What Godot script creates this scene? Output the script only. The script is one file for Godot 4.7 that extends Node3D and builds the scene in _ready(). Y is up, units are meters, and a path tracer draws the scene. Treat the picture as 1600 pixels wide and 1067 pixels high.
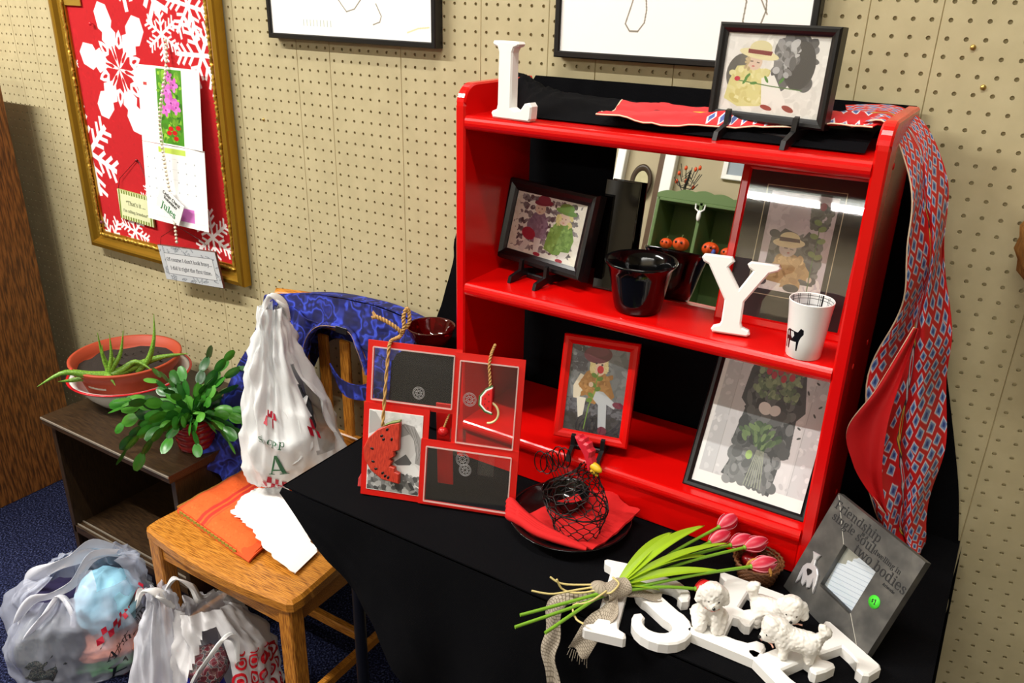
extends Node3D
# A thrift-shop corner: pegboard wall, red shelf on a black-draped table, oak chair, low cabinet.
# Helper coordinates: x right along the pegboard, y up from a row of peg holes (the floor is FY below it), z out of the wall.
const FY := 1.475
const TB := -0.735
var taken := {}
var M := {}
var rng := RandomNumberGenerator.new()

class B:
	var st: SurfaceTool
	func _init():
		st = SurfaceTool.new()
		st.begin(Mesh.PRIMITIVE_TRIANGLES)
		st.set_smooth_group(-1)
		st.set_color(Color.WHITE)
	func sm(on: bool) -> void:
		st.set_smooth_group(0 if on else -1)
	func v(p: Vector3, uv: Vector2) -> void:
		st.set_uv(uv)
		st.add_vertex(p)
	func tri(a: Vector3, b: Vector3, c: Vector3, ua := Vector2.ZERO, ub := Vector2.ZERO, uc := Vector2.ZERO) -> void:
		v(a, ua)
		v(b, ub)
		v(c, uc)
	func quad(a: Vector3, b: Vector3, c: Vector3, d: Vector3, r := Rect2(0, 0, 1, 1)) -> void:
		var e := r.end
		tri(a, b, c, r.position, Vector2(e.x, r.position.y), e)
		tri(a, c, d, r.position, e, Vector2(r.position.x, e.y))
	func grid(nu: int, nv: int, f: Callable, skip = null) -> B:
		sm(true)
		var pts: Array = []
		for j in nv + 1:
			var row := PackedVector3Array()
			for i in nu + 1:
				row.append(f.call(float(i) / nu, float(j) / nv))
			pts.append(row)
		for j in nv:
			for i in nu:
				var u0 := float(i) / nu
				var u1 := float(i + 1) / nu
				var v0 := float(j) / nv
				var v1 := float(j + 1) / nv
				if skip != null and skip.call((u0 + u1) / 2, (v0 + v1) / 2):
					continue
				quad(pts[j][i], pts[j][i + 1], pts[j + 1][i + 1], pts[j + 1][i], Rect2(u0, v0, u1 - u0, v1 - v0))
		return self
	# a cloth sheet with thickness th: both faces and the rim
	func sheet(nu: int, nv: int, f: Callable, th: float, up := Vector3.ZERO) -> B:
		sm(true)
		var top: Array = []
		var bot: Array = []
		for j in nv + 1:
			var r0 := PackedVector3Array()
			var r1 := PackedVector3Array()
			for i in nu + 1:
				var u := float(i) / nu
				var w := float(j) / nv
				var p: Vector3 = f.call(u, w)
				var n := up
				if n == Vector3.ZERO:
					var a: Vector3 = f.call(minf(u + .01, 1.0), w) - f.call(maxf(u - .01, 0.0), w)
					var b: Vector3 = f.call(u, minf(w + .01, 1.0)) - f.call(u, maxf(w - .01, 0.0))
					n = b.cross(a).normalized()
				r0.append(p + n * th * .5)
				r1.append(p - n * th * .5)
			top.append(r0)
			bot.append(r1)
		for j in nv:
			for i in nu:
				var r := Rect2(float(i) / nu, float(j) / nv, 1.0 / nu, 1.0 / nv)
				quad(top[j][i], top[j][i + 1], top[j + 1][i + 1], top[j + 1][i], r)
				tri(bot[j][i], bot[j + 1][i + 1], bot[j][i + 1], r.position, r.end, Vector2(r.end.x, r.position.y))
				tri(bot[j][i], bot[j + 1][i], bot[j + 1][i + 1], r.position, Vector2(r.position.x, r.end.y), r.end)
		sm(false)
		for i in nu:
			var ra := Rect2(float(i) / nu, 0, 1.0 / nu, .01)
			quad(bot[0][i], bot[0][i + 1], top[0][i + 1], top[0][i], ra)
			quad(top[nv][i], top[nv][i + 1], bot[nv][i + 1], bot[nv][i], Rect2(float(i) / nu, .99, 1.0 / nu, .01))
		for j in nv:
			quad(bot[j][0], top[j][0], top[j + 1][0], bot[j + 1][0], Rect2(0, float(j) / nv, .01, 1.0 / nv))
			quad(top[j][nu], bot[j][nu], bot[j + 1][nu], top[j + 1][nu], Rect2(.99, float(j) / nv, .01, 1.0 / nv))
		return self
	func tube(path: Array, rad, sides := 6, caps := true) -> B:
		var n := path.size()
		var t0: Vector3 = (path[1] - path[0]).normalized()
		var up := Vector3.UP if absf(t0.y) < .9 else Vector3.RIGHT
		var x := t0.cross(up).normalized()
		var rings: Array = []
		for k in n:
			var a: Vector3 = path[maxi(k - 1, 0)]
			var b: Vector3 = path[mini(k + 1, n - 1)]
			var t := (b - a).normalized()
			x = (x - t * x.dot(t)).normalized()
			var y := t.cross(x)
			var r: float = rad[k] if rad is Array else rad
			var ring := PackedVector3Array()
			for i in sides:
				var an := TAU * i / sides
				ring.append(path[k] + (x * cos(an) + y * sin(an)) * r)
			rings.append(ring)
		sm(sides > 4)
		for k in n - 1:
			for i in sides:
				var j := (i + 1) % sides
				quad(rings[k][i], rings[k + 1][i], rings[k + 1][j], rings[k][j], Rect2(float(i) / sides, float(k) / n, 1.0 / sides, 1.0 / n))
		sm(false)
		if caps:
			for i in range(1, sides - 1):
				tri(rings[0][0], rings[0][i], rings[0][i + 1])
				tri(rings[n - 1][0], rings[n - 1][i + 1], rings[n - 1][i])
		return self
	func lathe(prof: Array, seg := 28, xf := Transform3D(), wob = null) -> B:
		sm(true)
		var n := prof.size()
		for k in n - 1:
			for i in seg:
				var q: Array = []
				for c in [[k, i], [k, i + 1], [k + 1, i + 1], [k + 1, i]]:
					var an: float = TAU * (c[1] % seg) / seg
					var r: float = prof[c[0]].x
					if wob != null:
						r *= wob.call(an, prof[c[0]].y)
					q.append(xf * Vector3(r * cos(an), prof[c[0]].y, r * sin(an)))
				quad(q[0], q[1], q[2], q[3], Rect2(float(i) / seg, 1.0 - float(k) / (n - 1), 1.0 / seg, -1.0 / (n - 1)))
		return self
	func ball(c: Vector3, r: Vector3, seg := 16, rings := 10, xf := Basis()) -> B:
		return grid(seg, rings, func(u, w): return c + xf * Vector3(r.x * cos(TAU * u) * sin(PI * w), r.y * cos(PI * w), r.z * sin(TAU * u) * sin(PI * w)))
	func box(c: Vector3, s: Vector3, bev := 0.0, xf := Basis()) -> B:
		sm(false)
		var h := s / 2
		bev = minf(bev, minf(h.x, minf(h.y, h.z)) * .95)
		var i := h - Vector3.ONE * bev
		for ax in 3:
			var b1 := (ax + 1) % 3
			var b2 := (ax + 2) % 3
			for sg in [-1.0, 1.0]:
				var p: Array = []
				for k in [[-1, -1], [-1, 1], [1, 1], [1, -1]]:
					var q := Vector3.ZERO
					q[ax] = sg * h[ax]
					q[b1] = k[0] * i[b1]
					q[b2] = k[1] * i[b2]
					p.append(c + xf * q)
				if sg < 0:
					p.reverse()
				quad(p[0], p[1], p[2], p[3])
			if bev > 0:
				for s1 in [-1.0, 1.0]:
					for s2 in [-1.0, 1.0]:
						var p: Array = []
						for k in [[-1, 0], [1, 0], [1, 1], [-1, 1]]:
							var q := Vector3.ZERO
							q[ax] = k[0] * i[ax]
							q[b1] = s1 * (h[b1] if k[1] == 0 else i[b1])
							q[b2] = s2 * (i[b2] if k[1] == 0 else h[b2])
							p.append(c + xf * q)
						if s1 * s2 > 0:
							p.reverse()
						quad(p[0], p[1], p[2], p[3])
		if bev > 0:
			for sx in [-1.0, 1.0]:
				for sy in [-1.0, 1.0]:
					for sz in [-1.0, 1.0]:
						var a := c + xf * Vector3(sx * h.x, sy * i.y, sz * i.z)
						var b := c + xf * Vector3(sx * i.x, sy * h.y, sz * i.z)
						var d := c + xf * Vector3(sx * i.x, sy * i.y, sz * h.z)
						if sx * sy * sz > 0:
							tri(a, d, b)
						else:
							tri(a, b, d)
		return self
	static func inset(poly: PackedVector2Array, d: float) -> PackedVector2Array:
		var o := PackedVector2Array()
		var n := poly.size()
		var ccw := -1.0 if Geometry2D.is_polygon_clockwise(poly) else 1.0
		for k in n:
			var a := (poly[k] - poly[(k + n - 1) % n]).normalized()
			var b := (poly[(k + 1) % n] - poly[k]).normalized()
			var m := (a + b)
			if m.length() < .05:
				m = a
			m = m.normalized()
			var nn := Vector2(-m.y, m.x) * ccw
			var s := maxf(.45, absf(Vector2(-a.y, a.x).dot(nn) * ccw))
			o.append(poly[k] + nn * d / s)
		return o
	# prism from z = 0 to z = d, front edge rounded by bev
	func ext(poly: PackedVector2Array, d: float, bev := 0.0, xf := Transform3D()) -> B:
		if Geometry2D.is_polygon_clockwise(poly):
			poly.reverse()
		var n := poly.size()
		var inn := inset(poly, bev) if bev > 0 else poly
		sm(false)
		for face in [[inn, d, false], [poly, 0.0, true]]:
			var idx := Geometry2D.triangulate_polygon(face[0])
			for k in range(0, idx.size(), 3):
				var q: Array = []
				for j in 3:
					var p: Vector2 = face[0][idx[k + j]]
					q.append(xf * Vector3(p.x, p.y, face[1]))
				var cw: bool = (face[0][idx[k + 1]] - face[0][idx[k]]).cross(face[0][idx[k + 2]] - face[0][idx[k]]) < 0
				if cw != face[2]:
					tri(q[0], q[1], q[2])
				else:
					tri(q[0], q[2], q[1])
		for k in n:
			var m := (k + 1) % n
			var a := poly[k]
			var b := poly[m]
			quad(xf * Vector3(a.x, a.y, d - bev), xf * Vector3(b.x, b.y, d - bev), xf * Vector3(b.x, b.y, 0), xf * Vector3(a.x, a.y, 0))
			if bev > 0:
				quad(xf * Vector3(inn[k].x, inn[k].y, d), xf * Vector3(inn[m].x, inn[m].y, d), xf * Vector3(b.x, b.y, d - bev), xf * Vector3(a.x, a.y, d - bev))
		return self
	func mesh() -> ArrayMesh:
		st.generate_normals()
		return st.commit()

# painter for printed surfaces (photographs, fabric prints, signs); coordinates 0..1, y down
class Pt:
	var im: Image
	var w: int
	var h: int
	func _init(ww: int, hh: int, c: Color):
		w = ww
		h = hh
		im = Image.create(w, h, false, Image.FORMAT_RGB8)
		im.fill(c)
	func poly(pts: Array, c: Color) -> void:
		var n := pts.size()
		var lo := 1e9
		var hi := -1e9
		for p in pts:
			lo = minf(lo, p.y)
			hi = maxf(hi, p.y)
		for y in range(maxi(0, int(lo * h)), mini(h, int(hi * h) + 1)):
			var yy := (y + .5) / h
			var xs: Array = []
			for k in n:
				var a: Vector2 = pts[k]
				var b: Vector2 = pts[(k + 1) % n]
				if (a.y <= yy) != (b.y <= yy):
					xs.append((a.x + (yy - a.y) / (b.y - a.y) * (b.x - a.x)) * w)
			xs.sort()
			for k in range(0, xs.size() - 1, 2):
				var x0 := clampi(roundi(xs[k]), 0, w)
				var x1 := clampi(roundi(xs[k + 1]), 0, w)
				if x1 > x0:
					im.fill_rect(Rect2i(x0, y, x1 - x0, 1), c)
	func pl(flat: Array, c: Color) -> void:
		var a: Array = []
		for k in range(0, flat.size(), 2):
			a.append(Vector2(flat[k], flat[k + 1]))
		poly(a, c)
	func ell(cx: float, cy: float, rx: float, ry: float, c: Color, ang := 0.0) -> void:
		var a: Array = []
		var asp := float(w) / h
		for k in 26:
			var q := Vector2(rx * cos(TAU * k / 26), ry / asp * sin(TAU * k / 26)).rotated(ang)
			a.append(Vector2(cx + q.x, cy + q.y * asp))
		poly(a, c)
	func line(flat: Array, wd: float, c: Color) -> void:
		var asp := float(w) / h
		for k in range(0, flat.size() - 2, 2):
			var a := Vector2(flat[k], flat[k + 1] / asp)
			var b := Vector2(flat[k + 2], flat[k + 3] / asp)
			var d := (b - a).normalized() * wd / 2
			var o := Vector2(-d.y, d.x)
			var q: Array = []
			for p in [a + o - d, b + o + d, b - o + d, a - o - d]:
				q.append(Vector2(p.x, p.y * asp))
			poly(q, c)
	func rect(x0: float, y0: float, x1: float, y1: float, c: Color) -> void:
		im.fill_rect(Rect2i(int(x0 * w), int(y0 * h), int((x1 - x0) * w), int((y1 - y0) * h)), c)
	# irregular printed tone: many small flecks of colours between a and b
	func flecks(x0: float, y0: float, x1: float, y1: float, n: int, r: float, a: Color, b: Color, sd: int) -> void:
		var g := RandomNumberGenerator.new()
		g.seed = sd
		for k in n:
			ell(g.randf_range(x0, x1), g.randf_range(y0, y1), r * g.randf_range(.4, 1.3), r * g.randf_range(.4, 1.3), a.lerp(b, g.randf()), g.randf() * PI)
	func soften(f := 2) -> void:
		im.resize(w / f, h / f, Image.INTERPOLATE_LANCZOS)
		w = im.get_width()
		h = im.get_height()
	func tex() -> ImageTexture:
		return ImageTexture.create_from_image(im)

# ---------- nodes ----------
func W(x: float, y: float, z: float) -> Vector3:
	return Vector3(x, y + FY, z)
func numbered(n: String) -> String:
	taken[n] = taken.get(n, -1) + 1
	return n if taken[n] == 0 else "%s_%03d" % [n, taken[n]]
func tags(o: Node3D, label: String, cat: String, group := "") -> void:
	o.set_meta("label", label)
	o.set_meta("category", cat)
	if group:
		o.set_meta("group", group)
func thing(n: String, label: String, cat: String, xf, group := "") -> Node3D:
	var o := Node3D.new()
	o.name = numbered(n)
	add_child(o)
	if xf is Vector3:
		o.position = Vector3(xf.x, xf.y + FY, xf.z)
	else:
		o.transform = Transform3D(xf.basis, xf.origin + Vector3(0, FY, 0))
	tags(o, label, cat, group)
	return o
func part(par: Node3D, n: String, b, m: Material, at := Transform3D(), label := "") -> MeshInstance3D:
	var o := MeshInstance3D.new()
	o.name = n
	o.mesh = b.mesh() if b is B else b
	o.mesh.surface_set_material(0, m)
	o.transform = at
	par.add_child(o, true)
	if label:
		o.set_meta("label", label)
	return o
# a part whose mesh was written in wall coordinates, on a thing that stands unturned at base
func partw(par: Node3D, n: String, b, m: Material, label := "") -> MeshInstance3D:
	return part(par, n, b, m, Transform3D(Basis(), -(par.position - Vector3(0, FY, 0))), label)
func solo(n: String, label: String, cat: String, b: B, m: Material, xf, group := "") -> MeshInstance3D:
	var o := MeshInstance3D.new()
	o.name = numbered(n)
	o.mesh = b.mesh()
	o.mesh.surface_set_material(0, m)
	add_child(o)
	if xf is Vector3:
		o.position = Vector3(xf.x, xf.y + FY, xf.z)
	else:
		o.transform = Transform3D(xf.basis, xf.origin + Vector3(0, FY, 0))
	tags(o, label, cat, group)
	return o
# a plane that stands at (x, y, z), turned by yaw, leaning back by lean, rolled in its own plane (degrees)
func stand(x: float, y: float, z: float, yaw := 0.0, lean := 0.0, roll := 0.0) -> Transform3D:
	var b := Basis(Vector3.UP, deg_to_rad(yaw)) * Basis(Vector3.RIGHT, deg_to_rad(-lean)) * Basis(Vector3.BACK, deg_to_rad(roll))
	return Transform3D(b, Vector3(x, y, z))
func at3(x: float, y: float, z: float) -> Transform3D:
	return Transform3D(Basis(), Vector3(x, y, z))
func text(par: Node3D, s: String, size: float, m: Material, at: Transform3D, font := "Droid Serif", depth := .0006, italic := false, fit := 0.0) -> MeshInstance3D:
	var f := SystemFont.new()
	f.font_names = PackedStringArray([font])
	f.font_italic = italic
	var t := TextMesh.new()
	t.text = s
	t.font = f
	t.font_size = 32
	t.pixel_size = size / 32.0
	t.depth = depth
	t.curve_step = 4
	t.material = m
	if fit > 0:
		t.pixel_size *= fit / t.get_aabb().size.x
	var o := MeshInstance3D.new()
	o.name = "lettering"
	o.mesh = t
	o.transform = at
	par.add_child(o, true)
	return o
# lettering bent onto a surface: f maps the flat text position to a point
func bent_text(par: Node3D, s: String, size: float, m: Material, f: Callable, font := "Droid Serif") -> void:
	var sf := SystemFont.new()
	sf.font_names = PackedStringArray([font])
	var t := TextMesh.new()
	t.text = s
	t.font = sf
	t.font_size = 32
	t.pixel_size = size / 32.0
	t.depth = 0
	t.curve_step = 4
	var a := t.get_mesh_arrays()
	var b := B.new()
	var vs: PackedVector3Array = a[Mesh.ARRAY_VERTEX]
	var ix: PackedInt32Array = a[Mesh.ARRAY_INDEX]
	for k in range(0, ix.size(), 3):
		if vs[ix[k]].z < -.00001:
			continue
		b.tri(f.call(vs[ix[k]]), f.call(vs[ix[k + 1]]), f.call(vs[ix[k + 2]]))
	part(par, "lettering", b, m)

# ---------- materials ----------
func mt(n: String, c: Color, rough := .7, metal := 0.0, spec := .5) -> StandardMaterial3D:
	var m := StandardMaterial3D.new()
	m.resource_name = n
	m.albedo_color = c
	m.roughness = rough
	m.metallic = metal
	m.metallic_specular = spec
	M[n] = m
	return m
func printed(n: String, p: Pt, rough := .6) -> StandardMaterial3D:
	var m := mt(n, Color.WHITE, rough)
	m.albedo_texture = p.tex()
	m.texture_repeat = false
	return m
func noise(fr: float, ramp: Array, sz := 512, oct := 4, sd := 1, typ := FastNoiseLite.TYPE_SIMPLEX_SMOOTH) -> NoiseTexture2D:
	var f := FastNoiseLite.new()
	f.noise_type = typ
	f.seed = sd
	f.frequency = fr
	f.fractal_octaves = oct
	var t := NoiseTexture2D.new()
	t.width = sz
	t.height = sz
	t.seamless = true
	t.noise = f
	if ramp.size():
		var g := Gradient.new()
		var of := PackedFloat32Array()
		var cs := PackedColorArray()
		for k in ramp:
			of.append(k[0])
			cs.append(k[1])
		g.offsets = of
		g.colors = cs
		t.color_ramp = g
	return t
func tri_map(m: StandardMaterial3D, t: Texture2D, sc: Vector3, world := false) -> StandardMaterial3D:
	m.albedo_texture = t
	m.uv1_triplanar = true
	m.uv1_world_triplanar = world
	m.uv1_scale = sc
	return m
func relief(m: StandardMaterial3D, t: Texture2D, cm: float) -> StandardMaterial3D:
	m.heightmap_enabled = true
	m.heightmap_texture = t
	m.heightmap_scale = cm
	return m
func wood(n: String, dark: Color, mid: Color, light: Color, sc: Vector3, rough := .45, sd := 3) -> StandardMaterial3D:
	var m := mt(n, Color.WHITE, rough)
	return tri_map(m, noise(.03, [[0.0, dark], [.35, dark.lerp(mid, .6)], [.5, mid], [.75, light], [1.0, mid]], 512, 5, sd), sc)
func S(r: int, g: int, b: int) -> Color:
	return Color(r / 255.0, g / 255.0, b / 255.0)

func _ready() -> void:
	# camera
	var cam := Camera3D.new()
	cam.fov = 45.046
	cam.near = .02
	cam.far = 60.0
	cam.transform = Transform3D(Basis(Vector3(.8477, .0242, -.5299), Vector3(-.2250, .9211, -.3178), Vector3(.4804, .3886, .7863)).orthonormalized(), W(1.689, .1212, 1.4319))
	add_child(cam)
	cam.current = true
	# environment and exposure
	var we := WorldEnvironment.new()
	var env := Environment.new()
	env.background_mode = Environment.BG_COLOR
	env.background_color = Color.BLACK
	env.tonemap_mode = Environment.TONE_MAPPER_LINEAR
	env.tonemap_exposure = 1.8
	env.sdfgi_enabled = true
	env.ssao_enabled = true
	env.ssil_enabled = true
	we.environment = env
	add_child(we)
	# ceiling strip lights (bare tubes): the row over the table, and two rows further into the shop
	strip_light(Vector3(-1.5, 1.85, 1.9), 2.42, .04, "bare fluorescent strip light high at the left, in front of the tall cabinet", 12.0)
	strip_light(Vector3(1.4, 1.85, 1.05), 1.22, .04, "bare fluorescent strip light high above the right end of the red shelf", 2.2)
	strip_light(Vector3(-.36, 1.85, 5.7), 2.42, .16, "twin fluorescent strip light deep in the shop, left of the gap", 4.6)
	strip_light(Vector3(2.12, 1.85, 5.7), 2.42, .16, "twin fluorescent strip light deep in the shop, right of the gap", 4.6)
	materials()
	setting()
	table_and_cloth()
	red_shelf()
	oak_chair()
	low_cabinet()
	tall_cabinet()
	rest()

func strip_light(at: Vector3, ln: float, wd: float, label: String, energy: float) -> void:
	var t := thing("strip_light", label, "ceiling light", at, "ceiling strip lights")
	var wh := mt("lamp_enamel", S(235, 235, 230), .4)
	part(t, "housing", B.new().box(Vector3(0, .055, 0), Vector3(ln, .05, wd + .06), .006), wh)
	var gl := mt("tube_glow", S(250, 252, 245), .3)
	gl.emission_enabled = true
	gl.emission = S(250, 252, 245)
	gl.emission_energy_multiplier = 4.0
	for z in ([0.0] if wd < .1 else [-.05, .05]):
		part(t, "tube", B.new().tube([Vector3(-ln / 2 + .02, 0, z), Vector3(ln / 2 - .02, 0, z)], .019, 12), gl)
	for e in [-1, 1]:
		part(t, "socket", B.new().box(Vector3(e * (ln / 2 - .01), .005, 0), Vector3(.02, .06, wd), .004), wh)
	var a := AreaLight3D.new()
	a.area_size = Vector2(ln - .04, wd)
	a.light_energy = energy
	a.light_color = S(255, 251, 244)
	a.shadow_enabled = true
	a.area_range = 12.0
	a.rotation_degrees = Vector3(-90, 0, 0)
	a.position = Vector3(0, -.022, 0)
	t.add_child(a)

func materials() -> void:
	var pg := mt("pegboard_paint", Color.WHITE, .55)
	tri_map(pg, noise(.02, [[0.0, S(179, 167, 130)], [.5, S(185, 173, 135)], [1.0, S(191, 179, 141)]], 512, 4, 5), Vector3(1.3, 1.3, 1.3))
	mt("cavity", S(120, 104, 84), .95)
	wood("stud_pine", S(150, 90, 35), S(190, 120, 55), S(205, 140, 70), Vector3(8, 1, 8), .8)
	var cp := mt("carpet", Color.WHITE, .97, 0, .2)
	tri_map(cp, noise(.3, [[0.0, S(5, 6, 14)], [.36, S(12, 14, 30)], [.52, S(26, 30, 56)], [.66, S(50, 56, 92)], [1.0, S(110, 116, 150)]], 512, 2, 9), Vector3(1.0, 1.0, 1.0), true)
	relief(cp, noise(.3, [], 512, 2, 9), .25)
	mt("red_gloss", S(214, 8, 6), .22, 0, .5)
	mt("black_cloth", S(9, 9, 12), .92, 0, .2)
	relief(M.black_cloth, knit(), .05)
	M.black_cloth.uv1_triplanar = true
	M.black_cloth.uv1_scale = Vector3(26, 26, 26)
	wood("oak", S(104, 58, 14), S(186, 118, 38), S(206, 142, 56), Vector3(1.4, 26, 26), .32, 11)
	wood("oak_v", S(104, 58, 14), S(182, 114, 36), S(206, 142, 56), Vector3(26, 1.4, 26), .32, 12)
	wood("laminate", S(26, 16, 8), S(52, 36, 20), S(66, 47, 27), Vector3(1.2, 24, 24), .38, 13)
	wood("laminate_v", S(24, 15, 8), S(48, 33, 18), S(60, 43, 25), Vector3(24, 1.2, 24), .4, 14)
	wood("cabinet_oak", S(58, 32, 12), S(122, 74, 30), S(146, 92, 42), Vector3(9, .9, 9), .45, 15)
	mt("white_paint", S(244, 242, 238), .4)
	mt("black_gloss", S(9, 9, 10), .12)
	mt("black_satin", S(14, 14, 16), .35)
	mt("metal_grey", S(150, 150, 155), .35, .9)
	mt("edge_trim", S(150, 140, 125), .35, .4)
	var gs := mt("glass", Color(.2, .2, .2, .02), .02)
	gs.transparency = BaseMaterial3D.TRANSPARENCY_ALPHA
	mt("plaster", S(176, 162, 132), .8)
	mt("ceiling_white", S(225, 222, 212), .9)

func knit() -> Texture2D:
	var p := Pt.new(256, 256, Color(.75, .75, .75))
	for j in 16:
		for i in 16:
			p.ell((i + (.5 if j % 2 else 0.0) + .25) / 16.0, (j + .5) / 16.0, .014, .02, Color(.2, .2, .2))
	return p.tex()

func struct(n: String, b: B, m: Material) -> MeshInstance3D:
	var o := MeshInstance3D.new()
	o.name = n
	o.mesh = b.mesh()
	o.mesh.surface_set_material(0, m)
	add_child(o)
	o.position.y = FY
	o.set_meta("kind", "structure")
	return o

func setting() -> void:
	var f := -FY
	struct("floor", B.new().box(Vector3(.6, f - .05, 3.1), Vector3(9.2, .1, 6.8)), M.carpet)
	struct("ceiling", B.new().box(Vector3(.6, 1.97, 3.1), Vector3(9.2, .1, 6.8)), M.ceiling_white)
	struct("wall_left", B.new().box(Vector3(-3.95, .22, 3.1), Vector3(.1, 3.4, 6.8)), M.plaster)
	struct("wall_right", B.new().box(Vector3(5.15, .22, 3.1), Vector3(.1, 3.4, 6.8)), M.plaster)
	struct("wall_front", B.new().box(Vector3(.6, .22, 6.45), Vector3(9.2, 3.4, .1)), M.plaster)
	struct("wall_partition", B.new().box(Vector3(.2, -.5, 4.05), Vector3(3.6, 1.95, .1)), M.plaster)
	# the pegboard: grooved boards with drilled holes in front of a cavity
	var w := Node3D.new()
	w.name = "wall_back"
	add_child(w)
	w.position = W(0, 0, 0)
	w.set_meta("kind", "structure")
	part(w, "cavity_back", B.new().box(Vector3(.6, .22, -.12), Vector3(9.2, 3.4, .04)), M.cavity)
	for x in [-.36, .37, 1.135, 1.59]:
		part(w, "stud", B.new().box(Vector3(x, .22, -.0275), Vector3(.038, 3.38, .035)), M.stud_pine)
	var cuts := [-155, -118, -94, -76, -58, -50, -38, -34, -26, -14, -6, 0, 8, 12, 20, 28, 34, 38, 44, 56, 60, 68, 76, 84, 92, 104, 122, 141, 164, 180]
	for k in cuts.size() - 1:
		part(w, "panel", peg_panel(cuts[k], cuts[k + 1]), M.pegboard_paint)
	# old fixings and flecks of bare board
	for s in [[1.586, .066], [1.611, .012], [.087, -.176], [.092, -.590], [1.579, -.181]]:
		part(w, "screw", B.new().lathe([Vector2(0, .003), Vector2(.003, .0028), Vector2(.0042, .0005), Vector2(.0042, 0)], 10, Transform3D(Basis(Vector3.RIGHT, PI / 2), Vector3(s[0], s[1], 0))), mt("brass", S(190, 160, 90), .35, .8))

func peg_panel(c0: int, c1: int) -> B:
	var b := B.new()
	var d := .0254
	var x0 := (c0 + .5) * d
	var x1 := (c1 + .5) * d
	var g := .0011
	var r0 := -18
	var r1 := 57
	var rad := .0034
	var ytop := (-r0 + .5) * d
	var ybot := -(r1 + .5) * d
	# plain strips above and below the drilled rows, the bevelled edges
	for yy in [[1.92, ytop], [ybot, -FY]]:
		b.quad(Vector3(x0 + g, yy[0], 0), Vector3(x1 - g, yy[0], 0), Vector3(x1 - g, yy[1], 0), Vector3(x0 + g, yy[1], 0))
	b.quad(Vector3(x0, 1.92, -.0022), Vector3(x0 + g, 1.92, 0), Vector3(x0 + g, -FY, 0), Vector3(x0, -FY, -.0022))
	b.quad(Vector3(x1 - g, 1.92, 0), Vector3(x1, 1.92, -.0022), Vector3(x1, -FY, -.0022), Vector3(x1 - g, -FY, 0))
	b.quad(Vector3(x1, 1.92, -.006), Vector3(x0, 1.92, -.006), Vector3(x0, -FY, -.006), Vector3(x1, -FY, -.006))
	var drilled := c0 >= -62 and c1 <= 96
	if not drilled:
		b.quad(Vector3(x0 + g, ytop, 0), Vector3(x1 - g, ytop, 0), Vector3(x1 - g, ybot, 0), Vector3(x0 + g, ybot, 0))
		return b
	var sq := [Vector2(1, 0), Vector2(1, 1), Vector2(0, 1), Vector2(-1, 1), Vector2(-1, 0), Vector2(-1, -1), Vector2(0, -1), Vector2(1, -1)]
	for c in range(c0 + 1, c1 + 1):
		var lx := (d / 2 - g) if c == c0 + 1 else d / 2
		var rx := (d / 2 - g) if c == c1 else d / 2
		for r in range(r0, r1 + 1):
			var o := Vector3(c * d, -r * d, 0)
			for k in 8:
				var n := (k + 1) % 8
				var a: Vector2 = sq[k]
				var e: Vector2 = sq[n]
				var pa := o + Vector3(a.x * (rx if a.x > 0 else lx), a.y * d / 2, 0)
				var pe := o + Vector3(e.x * (rx if e.x > 0 else lx), e.y * d / 2, 0)
				var qa := o + Vector3(cos(TAU * k / 8), sin(TAU * k / 8), 0) * rad
				var qe := o + Vector3(cos(TAU * n / 8), sin(TAU * n / 8), 0) * rad
				b.quad(pa, qa, qe, pe)
				b.quad(qe, qa, qa - Vector3(0, 0, .006), qe - Vector3(0, 0, .006))
	return b

func wave(x: float, y: float, sd: int) -> float:
	var f: FastNoiseLite = M.get("wn%d" % sd)
	if f == null:
		f = FastNoiseLite.new()
		f.seed = sd
		f.frequency = 1.0
		f.fractal_octaves = 3
		M["wn%d" % sd] = f
	return f.get_noise_2d(x, y)

func pline(pts: Array, t: float) -> Vector3:
	var f := clampf(t, 0, 1) * (pts.size() - 1)
	var k := mini(int(f), pts.size() - 2)
	var a: Vector3 = pts[k]
	var b: Vector3 = pts[k + 1]
	return a.cubic_interpolate(b, pts[maxi(k - 1, 0)], pts[mini(k + 2, pts.size() - 1)], f - k)

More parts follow.
